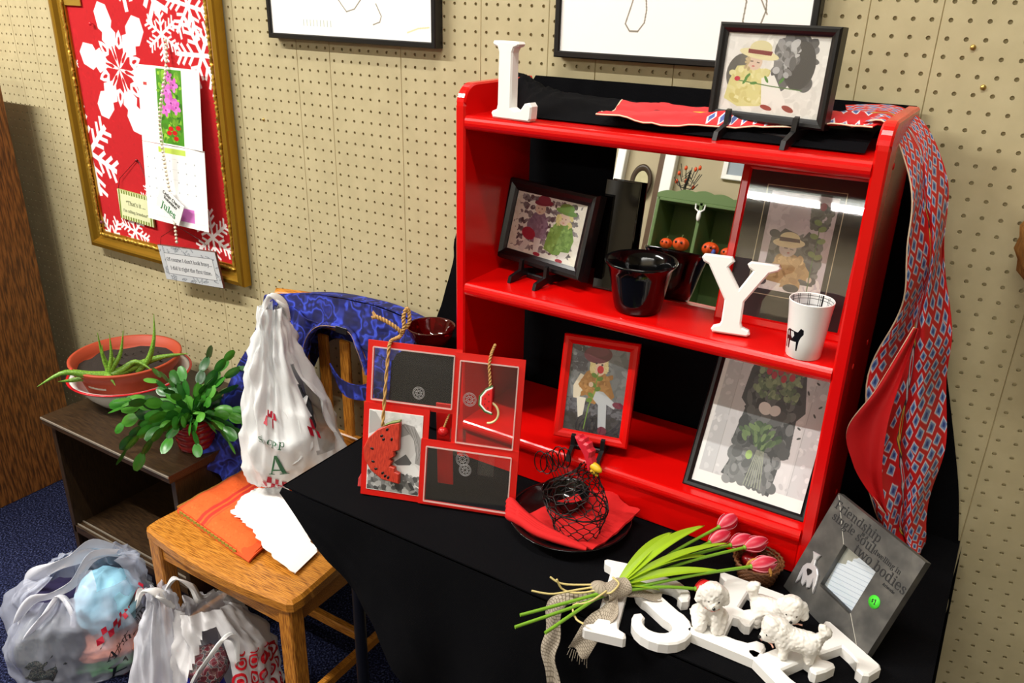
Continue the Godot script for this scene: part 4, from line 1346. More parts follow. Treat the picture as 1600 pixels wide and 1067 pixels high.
	var ch = thing("cherry_ornament", "red wooden cherry on a cord in the gap of the red frame", "ornament", fr)
	part(ch, "cherry", B.new().ball(Vector3(.003, .137, -.004), Vector3(.0095, .009, .009), 16, 10), mt("cherry_red", S(190, 20, 24), .3))
	rope(ch, "cord", [Vector3(.004, .145, -.004), Vector3(.008, .158, -.004), Vector3(.013, .172, -.005)], .0018, jute)
	# second melon peeking from behind at the left edge
	solo("melon_charm", "small watermelon slice peeking out behind the left of the red frame", "ornament", B.new().ext(poly2([-.016, 0, .006, 0, .006, .035, -.008, .03, -.015, .016]), .01, .001), mt("melon_pink", S(196, 60, 60), .5), stand(.779, TB + .001, .448, 19.1, 12.6))

# ---------- smooth bodies: capsules joined by a smooth minimum, meshed as surface nets ----------
func blob(caps: Array, cell: float, k: float, rough = 0.0) -> B:
	var lo = Vector3.ONE * 1e9
	var hi = -lo
	for c in caps:
		var r: float = maxf(c[2], c[3]) + cell * 3 + rough
		for p in [c[0], c[1]]:
			lo = lo.min(p - Vector3.ONE * r)
			hi = hi.max(p + Vector3.ONE * r)
	var nx = int((hi.x - lo.x) / cell) + 2
	var ny = int((hi.y - lo.y) / cell) + 2
	var nz = int((hi.z - lo.z) / cell) + 2
	var f = PackedFloat32Array()
	f.resize(nx * ny * nz)
	var fur = FastNoiseLite.new()
	fur.seed = 5
	fur.frequency = 1.0
	fur.fractal_octaves = 2
	var pa: Array[Vector3] = []
	var ab: Array[Vector3] = []
	var il = PackedFloat32Array()
	var ra = PackedFloat32Array()
	var rd = PackedFloat32Array()
	for c in caps:
		pa.append(c[0])
		ab.append(c[1] - c[0])
		il.append(1.0 / maxf(1e-9, (c[1] - c[0]).length_squared()))
		ra.append(c[2])
		rd.append(c[3] - c[2])
	var nc = caps.size()
	var at = 0
	for iz in nz:
		for iy in ny:
			for ix in nx:
				var p: Vector3 = lo + Vector3(ix, iy, iz) * cell
				var s = 0.0
				var best = 1e9
				for i in nc:
					var t: float = clampf((p - pa[i]).dot(ab[i]) * il[i], 0.0, 1.0)
					var d: float = (p - pa[i] - ab[i] * t).length() - ra[i] - rd[i] * t
					best = minf(best, d)
					if d < k * 6:
						s += exp(-d / k)
				var v: float = -k * log(s) if s > 0 else best
				if rough > 0 and absf(v) < .01:
					v += rough * fur.get_noise_3d(p.x * 210, p.y * 210, p.z * 210)
				f[at] = v
				at += 1
	var vert = {}
	var off = [0, 1, nx, nx + 1, nx * ny, nx * ny + 1, nx * ny + nx, nx * ny + nx + 1]
	var es = [[0, 1], [2, 3], [4, 5], [6, 7], [0, 2], [1, 3], [4, 6], [5, 7], [0, 4], [1, 5], [2, 6], [3, 7]]
	for iz in nz - 1:
		for iy in ny - 1:
			for ix in nx - 1:
				var b0: int = ix + nx * (iy + ny * iz)
				var m = 0
				for c in 8:
					if f[b0 + off[c]] < 0:
						m += 1
				if m == 0 or m == 8:
					continue
				var sum = Vector3.ZERO
				var n = 0
				for e in es:
					var da: float = f[b0 + off[e[0]]]
					var db: float = f[b0 + off[e[1]]]
					if (da < 0) != (db < 0):
						var t: float = da / (da - db)
						var a0 = Vector3(e[0] & 1, (e[0] >> 1) & 1, e[0] >> 2)
						var b1 = Vector3(e[1] & 1, (e[1] >> 1) & 1, e[1] >> 2)
						sum += a0.lerp(b1, t)
						n += 1
				vert[b0] = lo + (Vector3(ix, iy, iz) + sum / n) * cell
	var b = B.new()
	b.sm(true)
	for iz in range(1, nz - 1):
		for iy in range(1, ny - 1):
			for ix in range(1, nx - 1):
				var b0: int = ix + nx * (iy + ny * iz)
				var ins: bool = f[b0] < 0
				for ax in [[1, nx, nx * ny], [nx, nx * ny, 1], [nx * ny, 1, nx]]:
					if ins == (f[b0 + ax[0]] < 0):
						continue
					var q = [vert[b0], vert[b0 - ax[1]], vert[b0 - ax[1] - ax[2]], vert[b0 - ax[2]]]
					if ins:
						b.quad(q[0], q[1], q[2], q[3])
					else:
						b.quad(q[3], q[2], q[1], q[0])
	return b

func cap(ax: float, ay: float, az: float, bx: float, by: float, bz: float, r0: float, r1: float) -> Array:
	return [Vector3(ax, ay, az), Vector3(bx, by, bz), r0, r1]

func dog(label: String, xf: Transform3D, sitting: bool, turn: float, nod = 0.0) -> void:
	var t = thing("dog_figurine", label, "figurine", xf, "white puppy figurines")
	var c: Array = []
	var hc = Vector3(0, .066, .010) if sitting else (Vector3(.026, .054, .006) if nod < .2 else Vector3(.034, .041, .006))
	var hb = Basis(Vector3.UP, turn) * Basis(Vector3.RIGHT, nod)
	if sitting:
		c = [cap(0, .018, -.006, 0, .044, .002, .022, .017), cap(.011, .034, .012, .011, .006, .021, .0085, .008), cap(-.011, .034, .012, -.011, .006, .021, .0085, .008), cap(.018, .014, -.004, .019, .008, .008, .014, .009), cap(-.018, .014, -.004, -.019, .008, .008, .014, .009), cap(.019, .005, .016, .019, .005, .02, .006, .006), cap(-.019, .005, .016, -.019, .005, .02, .006, .006), cap(0, .012, -.026, .006, .03, -.032, .007, .008), cap(0, .046, .004, 0, .056, .008, .015, .014)]
	else:
		c = [cap(-.020, .032, -.004, .016, .034, 0, .0185, .018), cap(.018, .026, .010, .020, .006, .012, .0085, .008), cap(.016, .026, -.010, .018, .006, -.012, .0085, .008), cap(-.022, .024, .009, -.022, .006, .011, .010, .0085), cap(-.022, .024, -.010, -.022, .006, -.012, .010, .0085), cap(-.034, .042, -.004, -.040, .06, -.006, .007, .009), cap(-.040, .06, -.006, -.034, .068, -.006, .008, .006), cap(.016, .038, .002, .024, .048, .004, .015, .014)]
	var hd = func(x: float, y: float, z: float) -> Vector3: return hc + hb * Vector3(x, y, z)
	for q in [[0, .003, 0, 0, .003, .001, .0195, .0195], [0, -.006, .014, 0, -.006, .019, .0095, .0075], [.0165, .006, -.001, .0205, -.009, .002, .008, .0075], [-.0165, .006, -.001, -.0205, -.009, .002, .008, .0075], [.006, .017, .006, -.006, .017, .006, .008, .008], [.006, -.01, .012, -.006, -.01, .012, .006, .006]]:
		c.append([hd.call(q[0], q[1], q[2]), hd.call(q[3], q[4], q[5]), q[6], q[7]])
	part(t, "body", blob(c, .0022, .0022, .0021), mt("china_white", S(240, 236, 228), .35))
	for e in [[-.0075, .003, .0182, .0019, "eye"], [.0075, .003, .0182, .0019, "eye"], [0, -.0035, .0275, .0027, "nose"]]:
		part(t, e[4], B.new().ball(hd.call(e[0], e[1], e[2]), Vector3.ONE * e[3], 10, 8), M.black_gloss)
	part(t, "mouth", B.new().tube([hd.call(-.003, -.0105, .0255), hd.call(0, -.0095, .0268), hd.call(.003, -.0105, .0255)], .0006, 4), mt("mouth_rose", S(190, 120, 110), .5))
	if sitting:
		part(t, "bow", B.new().tube([hd.call(-.012, -.0175, .012), hd.call(0, -.0195, .017), hd.call(.012, -.0175, .012)], .0013, 5), mt("bow_peach", S(226, 170, 150), .6))
	else:
		part(t, "bow", B.new().tube([hd.call(-.014, -.0165, .012), hd.call(-.004, -.0195, .016), hd.call(.012, -.0165, .014), hd.call(.019, -.015, .016)], .0014, 5), M.bow_peach if M.has("bow_peach") else mt("bow_peach", S(226, 170, 150), .6))

func letters_and_dogs() -> void:
	letter("I", "white wooden letter I lying under the tulip stems", flat(1.329, TB + .0005, .570, -15), .170, .0175)
	letter("S", "white wooden letter S lying on the black table", flat(1.398, TB + .0005, .546, -16), .152, .0175)
	letter("E", "white wooden letter E lying under the sitting puppy", flat(1.478, TB + .0005, .499, 0), .16, .0175)
	letter("E", "white wooden letter E at the table corner below the lowest puppy", flat(1.553, TB + .0005, .518, 33), .155, .0175)
	dog("white puppy figurine sitting upright on a letter E", Transform3D(Basis(Vector3.UP, deg_to_rad(18)).scaled(Vector3.ONE * .88), Vector3(1.447, TB + .0182, .466)), true, deg_to_rad(6), .1)
	dog("white puppy figurine standing behind with raised tail, beside the wicker basket", Transform3D(Basis(Vector3.UP, deg_to_rad(4)).scaled(Vector3.ONE * .9), Vector3(1.523, TB + .0005, .402)), false, deg_to_rad(10), .1)
	dog("white puppy figurine lowest of the three, on the corner letter E", Transform3D(Basis(Vector3.UP, deg_to_rad(200)).scaled(Vector3.ONE * .86), Vector3(1.568, TB + .0182, .462)), false, deg_to_rad(118), .25)

func hen_plate() -> void:
	solo("black_plate", "round black dinner plate on the table below the beret frame", "plate", B.new().lathe([Vector2(0, 0), Vector2(.06, 0), Vector2(.064, .002), Vector2(.08, .008), Vector2(.102, .019), Vector2(.1075, .0215), Vector2(.1072, .0228), Vector2(.103, .0218), Vector2(.08, .0115), Vector2(.062, .005), Vector2(0, .0045)], 56), M.black_gloss, Vector3(1.152, TB + .0005, .343))
	solo("black_bowl", "small glossy black bowl on the plate behind the wire hen", "bowl", B.new().lathe([Vector2(0, 0), Vector2(.02, 0), Vector2(.022, .004), Vector2(.033, .014), Vector2(.041, .03), Vector2(.043, .044), Vector2(.042, .0455), Vector2(.0405, .044), Vector2(.037, .029), Vector2(.029, .016), Vector2(0, .009)], 36), M.black_gloss, Vector3(1.128, TB + .0055, .318))
	# napkin folded into a fan with a rolled edge
	var nm = mt("napkin_red", S(204, 14, 16), .85)
	nm.rim_enabled = false
	var n = thing("cloth_napkin", "folded red cloth napkin lying in the black plate", "napkin", Vector3(1.165, TB + .02, .335))
	var sheet = func(u, w):
		var a = Vector3(1.086, -.716, .40).lerp(Vector3(1.230, -.7145, .412), u)
		var b = Vector3(1.158, -.706, .238).lerp(Vector3(1.257, -.7035, .283), u)
		var p = a.lerp(b, w)
		p.y += .004 * sin(u * 9 + w * 5) + .003 * wave(u * 4, w * 4, 31)
		return p
	partw(n, "folded_sheet", B.new().sheet(20, 16, sheet, .0035), nm)
	for k in 4:
		var o = k * .0085
		partw(n, "rolled_fold", B.new().tube(smooth_path([Vector3(1.052 + o * .5, -.699 - o * .35, .385 + o), Vector3(1.09 + o * .3, -.7035 - o * .2, .402 + o * .5), Vector3(1.14, -.7085 - o * .12, .412 + o * .4), Vector3(1.222, -.7115, .4165)], 14), [.0075, .009, .0095, .009, .0092, .0088, .0085, .0085, .008, .0078, .0072, .0068, .006, .005, .0035], 8), nm)
	# chicken-wire hen
	var h = thing("wire_hen", "black chicken-wire hen with red comb and yellow beak in the plate", "hen ornament", Transform3D(Basis(Vector3.UP, deg_to_rad(-12)).scaled(Vector3.ONE * 1.12), Vector3(1.182, TB + .021, .376)))
	var wire = mt("wire_black", S(14, 13, 12), .45, .4)
	var body = func(a: float, v: float) -> Vector3:
		# v 0 base .. 1 neck, a around; x is the hen's facing side
		var r: float = lerpf(.034, .048, smoothstep(0.0, .4, v)) if v < .4 else lerpf(.048, .014, smoothstep(.4, 1.0, v))
		var cx: float = lerpf(0, .016, smoothstep(.4, 1.0, v)) - .006 * sin(PI * v)
		return Vector3(cx + r * 1.12 * cos(a), .118 * v, r * .85 * sin(a))
	var wb = B.new()
	var rows = 11
	var cols = 13
	for j in rows:
		for i in cols:
			var w = TAU / cols
			var sh: float = .5 * (j % 2)
			var a0 = (i + sh) * w
			var v0 = (j + .0) / rows
			var v1 = (j + .36) / rows
			var v2 = (j + 1.0) / rows
			var p0: Vector3 = body.call(a0, v0)
			var p1: Vector3 = body.call(a0, v1)
			var p2: Vector3 = body.call(a0 + w * .5, v2)
			var p3: Vector3 = body.call(a0 - w * .5, v2)
			var jt = Vector3(wave(i, j, 33), wave(j, i, 34), wave(i + 9, j, 35)) * .002
			wb.tube([p0, p1 + jt], .0011, 4, false)
			wb.tube([p1 + jt, p2], .0008, 4, false)
			wb.tube([p1 + jt, p3], .0008, 4, false)
	part(h, "wire_body", wb, wire)
	for v in [.0, .38]:
		var ring: Array = []
		for i in 25:
			ring.append(body.call(TAU * i / 24, v))
		part(h, "hoop", B.new().tube(ring, .0013, 5, false), wire)
	# tail fan of wire loops at the back
	var tb = B.new()
	for k in 5:
		var lp: Array = []
		for i in 13:
			var a = TAU * i / 12
			lp.append(Vector3(-.046 - .010 * cos(a) - .004 * k, .098 + .018 * sin(a) + .004 * sin(k * 1.7), -.018 + .009 * k + .003 * cos(a)))
		tb.tube(lp, .001, 4, false)
	for k in 6:
		var an = TAU * k / 6
		tb.tube([Vector3(-.036, .078, -.016 + .006 * k), Vector3(-.056 + .008 * cos(an), .112 + .004 * sin(an * 2), -.018 + .007 * k)], .0008, 4, false)
	part(h, "wire_tail", tb, wire)
	var comb = mt("comb_red", S(206, 30, 50), .5)
	var cp = [-.022, .03, -.014, .034, -.011, .031, -.004, .033, -.002, .028, .004, .028, .006, .021, .011, .018, .010, .008, .014, 0, .012, -.014, .006, -.018, .003, -.006, -.004, .008, -.014, .018]
	part(h, "comb", B.new().ext(poly2(cp), .012, .003, at3(.010, .128, -.006)), comb)
	part(h, "beak", B.new().ball(Vector3(.026, .122, 0), Vector3(.013, .0062, .0062), 10, 8, Basis(Vector3.BACK, -.25)), mt("beak_yellow", S(226, 180, 30), .45))
	part(h, "beak", B.new().ball(Vector3(.024, .114, 0), Vector3(.010, .004, .005), 10, 8, Basis(Vector3.BACK, -.5)), M.beak_yellow)

func tulips() -> void:
	var t = thing("tulip_bouquet", "bunch of artificial pink tulips tied with burlap ribbon over the letters", "flowers", Vector3(1.31, TB + .02, .48))
	var stem = mt("stem_green", S(120, 170, 40), .5)
	var petal = mt("petal_pink", Color.WHITE, .45)
	var pp = Pt.new(64, 128, S(206, 40, 64))
	for k in 64:
		var f = absf(k - 32) / 32.0
		pp.rect(k / 64.0, 0, (k + 1) / 64.0, 1, S(200, 34, 60).lerp(S(236, 150, 158), smoothstep(.3, 1.0, f)))
	petal.albedo_texture = pp.tex()
	var bind = Vector3(1.309, -.702, .493)
	var heads = [[1.398, -.672, .292, 0], [1.395, -.684, .324, 0], [1.424, -.688, .306, 0], [1.446, -.686, .302, 0], [1.468, -.690, .338, 0], [1.408, -.708, .415, 1]]
	var ends = [[1.222, -.707, .639], [1.217, -.704, .617], [1.264, -.706, .626], [1.23, -.708, .628], [1.24, -.706, .622], [1.226, -.7, .63]]
	for k in 6:
		var h = Vector3(heads[k][0], heads[k][1], heads[k][2])
		var e = Vector3(ends[k][0], ends[k][1], ends[k][2])
		var bo = bind + Vector3(.004 * cos(k * 1.1), .004 * sin(k * 1.1), .002 * k - .005)
		var d = (h - bo).normalized()
		var mid = bo.lerp(h, .5) + Vector3(.004 * sin(k * 2.0), .007, 0)
		if k < 3:
			partw(t, "stem", B.new().tube(smooth_path([e, bo, mid, h], 18), .0026, 7), stem)
		else:
			partw(t, "stem", B.new().tube(smooth_path([bo - d * .03, mid, h], 14), .0026, 7), stem)
		# head of six overlapping petals
		var x = d.cross(Vector3.UP).normalized()
		var y = d.cross(x)
		var head = partw(t, "flower_head", B.new().ball(h, Vector3.ONE * .004, 8, 6), stem)
		var ln: float = .041 if heads[k][3] == 0 else .03
		var pm: Material = petal if heads[k][3] == 0 else mt("petal_red", S(196, 16, 20), .45)
		for j in 6:
			var a0 = TAU * j / 6
			var rr: float = .0125 if j % 2 else .0108
			var f = func(u, w):
				var a: float = a0 + (u - .5) * 1.5 * (1.0 - pow(w, 2.5) * .75)
				var r: float = rr * pow(sin(PI * clampf(.06 + w * .86, 0, 1)), .75) + .0012
				return h + d * (ln * w) + (x * cos(a) + y * sin(a)) * r
			part(head, "petal", B.new().sheet(6, 8, f, .0008), pm)
	# leaves
	var leaf = mt("tulip_leaf", Color.WHITE, .45)
	var lt = Pt.new(64, 16, S(156, 190, 34))
	for k in 32:
		lt.rect(k / 32.0, 0, k / 32.0 + .014, 1, S(124, 166, 26).lerp(S(188, 214, 70), fmod(k * .37, 1)))
	leaf.albedo_texture = lt.tex()
	for q in [[1.338, -.674, .345, .018, .012], [1.379, -.668, .306, .020, .016], [1.424, -.680, .312, .013, .014], [1.432, -.692, .372, .018, .008], [1.405, -.690, .350, .014, .016], [1.365, -.705, .452, .012, .004]]:
		var a = bind + Vector3(0, .003, -.008)
		var e = Vector3(q[0], q[1], q[2])
		var d = (e - a).normalized()
		var sd = d.cross(Vector3.UP).normalized()
		var f = func(u, w):
			var wd: float = q[3] * pow(sin(PI * clampf(.1 + w * .9, 0, 1)), .8)
			var c = a.lerp(e, w) + Vector3(0, q[4] * sin(PI * w), 0)
			return c + sd * (u - .5) * wd + Vector3(0, absf(u - .5) * wd * .5, 0)
		partw(t, "leaf", B.new().sheet(8, 16, f, .0009), leaf)
	# burlap ribbon: knot and two tails
	var bt = Pt.new(256, 256, S(182, 170, 152))
	for j in 32:
		bt.line([0, j / 32.0, 1, j / 32.0], .010, S(120, 108, 92))
		for i in 16:
			bt.line([(i + .5 * (j % 2)) / 16.0, j / 32.0, (i + .5 * (j % 2)) / 16.0, (j + 1) / 32.0], .010, S(104, 94, 80))
	var bl = printed("burlap", bt, .9)
	bl.texture_repeat = true
	bl.uv1_scale = Vector3(.4, 1.3, 1)
	var ax = Vector3(-.55, 0, .83)
	var kn = func(u, w):
		var a: float = TAU * w
		var o = Vector3(.83, 0, .55) * cos(a) * .015 + Vector3.UP * sin(a) * .013
		return bind + ax * (u - .5) * .04 + o * (1.0 + .25 * sin(u * 9 + a * 2) * .4) + Vector3(0, .002, 0)
	partw(t, "ribbon_knot", B.new().grid(10, 20, kn), bl)
	partw(t, "ribbon_knot", B.new().ball(bind + Vector3(-.018, .004, .014), Vector3(.017, .011, .012), 14, 10), bl)
	for q in [[[bind, Vector3(1.275, -.708, .52), Vector3(1.246, -.714, .542), Vector3(1.236, -.735, .553), Vector3(1.240, -.775, .556), Vector3(1.236, -.81, .560), Vector3(1.25, -.85, .562), Vector3(1.255, -.93, .560)], .028], [[bind, Vector3(1.318, -.708, .51), Vector3(1.318, -.713, .532), Vector3(1.306, -.727, .553), Vector3(1.296, -.755, .556), Vector3(1.285, -.785, .558)], .034], [[bind, Vector3(1.33, -.708, .478), Vector3(1.352, -.714, .462), Vector3(1.368, -.716, .452)], .02]]:
		var pts: Array = q[0]
		var wd: float = q[1]
		var f = func(u, w):
			var p = pline(pts, w)
			var d = (pline(pts, minf(w + .03, 1)) - pline(pts, maxf(w - .03, 0))).normalized()
			var sd = Vector3(1, 0, .15) if d.y < -.4 else Vector3(.75, 0, .66)
			if pts[-1].x > 1.33:
				sd = Vector3(.4, .2, .9)
			var gather: float = lerpf(.45, 1.0, smoothstep(0.0, .35, w))
			return p + sd.normalized() * (u - .5) * wd * gather + Vector3(0, .003 * sin(u * 6), .003 * sin(u * 7 + w * 9))
		partw(t, "ribbon_tail", B.new().sheet(8, 26, f, .0009), bl)
	for k in 9:
		partw(t, "frayed_thread", B.new().tube([Vector3(1.272 + .0035 * k, -.783, .558), Vector3(1.268 + .0042 * k, -.797 - .004 * (k % 3), .559)], .0005, 4), bl)
	var raf = mt("raffia", S(214, 196, 130), .7)
	for q in [[[1.309, -.69, .493], [1.27, -.695, .515], [1.24, -.693, .535], [1.222, -.685, .54]], [[1.309, -.69, .493], [1.262, -.698, .53], [1.235, -.7, .556], [1.209, -.695, .572]], [[1.309, -.692, .497], [1.27, -.7, .53], [1.245, -.698, .54], [1.236, -.68, .545]], [[1.309, -.69, .497], [1.29, -.7, .54], [1.27, -.706, .553], [1.285, -.708, .574], [1.30, -.708, .578]], [[1.30, -.688, .485], [1.316, -.684, .498], [1.312, -.69, .515], [1.30, -.7, .51]]]:
		var pts: Array = []
		for v in q:
			pts.append(Vector3(v[0], v[1], v[2]))
		partw(t, "raffia", B.new().tube(smooth_path(pts, 14), .0016, 5), raf)

func basket_and_sign() -> void:
	var wk = mt("basket_brown", S(104, 62, 28), .6)
	var t = thing("mini_basket", "small brown wicker basket between the tulips and the puppies", "basket", Vector3(1.470, TB + .0005, .302))
	for j in 9:
		var r: float = .027 + .0011 * j + (.002 if j == 8 else 0.0)
		var ring: Array = []
		for i in 49:
			var an = TAU * i / 48
			var o: float = .0011 * (1 if (i + j) % 2 else -1)
			ring.append(Vector3((r + o) * cos(an), .002 + .0042 * j, (r + o) * sin(an)))
		part(t, "weave", B.new().tube(ring, .0022, 5, false), wk)
	for i in 16:
		var an = TAU * i / 16
		part(t, "stake", B.new().tube([Vector3(.026 * cos(an), 0, .026 * sin(an)), Vector3(.0355 * cos(an), .037, .0355 * sin(an))], .0015, 5), wk)
	part(t, "base", B.new().lathe([Vector2(0, .001), Vector2(.027, .001), Vector2(.027, .003)], 20), wk)
	var hp: Array = []
	for k in 17:
		var a = PI * k / 16
		hp.append(Vector3(.018 * cos(a) + .008, .033 + .020 * sin(a), .026))
	rope(t, "handle", hp, .0028, mt("handle_straw", S(196, 140, 60), .5))
	for q in [[1.479, .309, .0155, "bright red apple behind the straw handle of the small basket", S(196, 24, 20)], [1.455, .290, .0145, "dark red apple at the back of the small basket", S(140, 14, 18)]]:
		var ap = thing("toy_apple", q[3], "apple", Vector3(q[0], TB + .004, q[1]))
		part(ap, "fruit", B.new().lathe([Vector2(0, .004), Vector2(.006, .001), Vector2(.012, .006), Vector2(.0155, .015), Vector2(.014, .024), Vector2(.008, .028), Vector2(.002, .0265), Vector2(0, .0245)], 20, Transform3D(Basis(), Vector3.ZERO)), mt("apple_skin", q[4], .3))
		part(ap, "stalk", B.new().tube([Vector3(0, .0245, 0), Vector3(.001, .031, 0)], .0008, 5), wk)
	# pewter frame with the friendship quotation
	var f = thing("quotation_frame", "grey pewter frame with a friendship quotation leaning beside the shelf", "picture frame", stand(1.582, TB + .0005, .354, -39, 24))
	var pw = mt("pewter", Color.WHITE, .42, .3)
	tri_map(pw, noise(.012, [[0.0, S(66, 66, 65)], [.5, S(82, 81, 79)], [1.0, S(104, 102, 98)]], 256, 4, 41), Vector3(6, 6, 6))
	for r in [[-.088, 0, .088, .047], [-.088, .119, .088, .176], [-.088, .047, -.0335, .119], [.0335, .047, .088, .119]]:
		part(f, "border", B.new().box(Vector3((r[0] + r[2]) / 2, (r[1] + r[3]) / 2, -.006), Vector3(r[2] - r[0], r[3] - r[1], .012)), pw)
	for l in [[-.0855, .1735, -.034, .1185], [.034, .0465, .0855, .0025]]:
		var a = Vector3(l[0], l[1], .0001)
		var e = Vector3(l[2], l[3], .0001)
		part(f, "mitre_line", B.new().tube([a, e], .0005, 4), mt("mitre_bright", S(176, 172, 160), .4, .3))
	part(f, "ledge", B.new().box(Vector3(0, .0455, -.006), Vector3(.066, .003, .012)), pw)
	var ip = Pt.new(256, 320, S(176, 180, 178))
	ip.pl([0, .45, .45, .0, 1, .0, 1, 1, .1, 1], S(206, 216, 226))
	for k in 11:
		ip.line([.0, .55 + .1 * (k - 4), 1, .3 + .1 * (k - 4)], .012, S(150, 168, 190))
	ip.pl([.0, .0, .42, .0, .36, .1, .28, .12, .3, .22, .18, .25, .2, .35, .05, .42, 0, .45], S(146, 148, 140))
	ip.soften(2)
	part(f, "inset_paper", plate(.068, .073, -.0095, 0, .083), printed("inset_print", ip, .3))
	part(f, "glass", B.new().box(Vector3(0, .083, -.008), Vector3(.0665, .0715, .001)), M.glass)
	part(f, "backing", B.new().box(Vector3(0, .088, -.0125), Vector3(.165, .165, .003)), M.black_satin)
	var ink = mt("etch_dark", S(26, 26, 28), .6)
	for q in [["Friendship", .094, -.034, .1605, false], ["is a", .013, -.011, .1505, false], ["single", .046, -.0515, .1435, true], ["soul", .036, -.0045, .1425, true], ["dwelling in", .052, .040, .1415, false], ["two bodies", .100, .036, .1262, false], ["Aristotle", .022, .063, .1132, false]]:
		text(f, q[0], .02, ink, at3(q[2], q[3], .0004), "Droid Serif", .0006, q[4], q[1])
	var st = thing("price_sticker", "round green one dollar price sticker on the pewter frame", "sticker", stand(1.582, TB + .0005, .354, -39, 24))
	part(st, "disc", B.new().lathe([Vector2(0, 0), Vector2(.0095, 0), Vector2(.0095, -.0006)], 28, Transform3D(Basis(Vector3.RIGHT, PI / 2), Vector3(.0559, .0842, .0009))), mt("sticker_green", S(70, 220, 50), .6))
	var dl = Basis(Vector3.BACK, deg_to_rad(12))
	text(st, "1", .0105, ink, Transform3D(dl, Vector3(.0575, .0848, .0012)), "Droid Serif")
	text(st, "$", .0065, ink, Transform3D(dl, Vector3(.0530, .0842, .0012)), "Droid Serif")
	# winged figure with a heart, hung at the lower left of the pewter frame
	var an = thing("angel_charm", "silver winged figure with a heart on the pewter frame", "ornament", stand(1.582, TB + .0005, .354, -39, 24))
	var sv = mt("silver_cast", S(206, 206, 210), .32, .5)
	var tr = Transform3D(dl, Vector3(-.057, .049, .0005))
	part(an, "figure", B.new().ext(poly2([-.006, .029, -.008, .032, .008, .032, .006, .029, .003, .022, .004, .014, .011, .011, .016, .004, .018, -.010, .0185, -.026, .014, -.018, .011, -.006, .009, -.020, .004, -.024, 0, -.014, -.004, -.024, -.009, -.020, -.011, -.006, -.014, -.018, -.0185, -.026, -.018, -.010, -.016, .004, -.011, .011, -.004, .014, -.003, .022]), .004, .0012, tr), sv)
	part(an, "heart", B.new().ext(poly2([0, -.005, .005, .0015, .0045, .005, .002, .0055, 0, .0035, -.002, .0055, -.0045, .005, -.005, .0015]), .0015, .0003, tr.translated_local(Vector3(0, 0, .004))), M.black_satin)

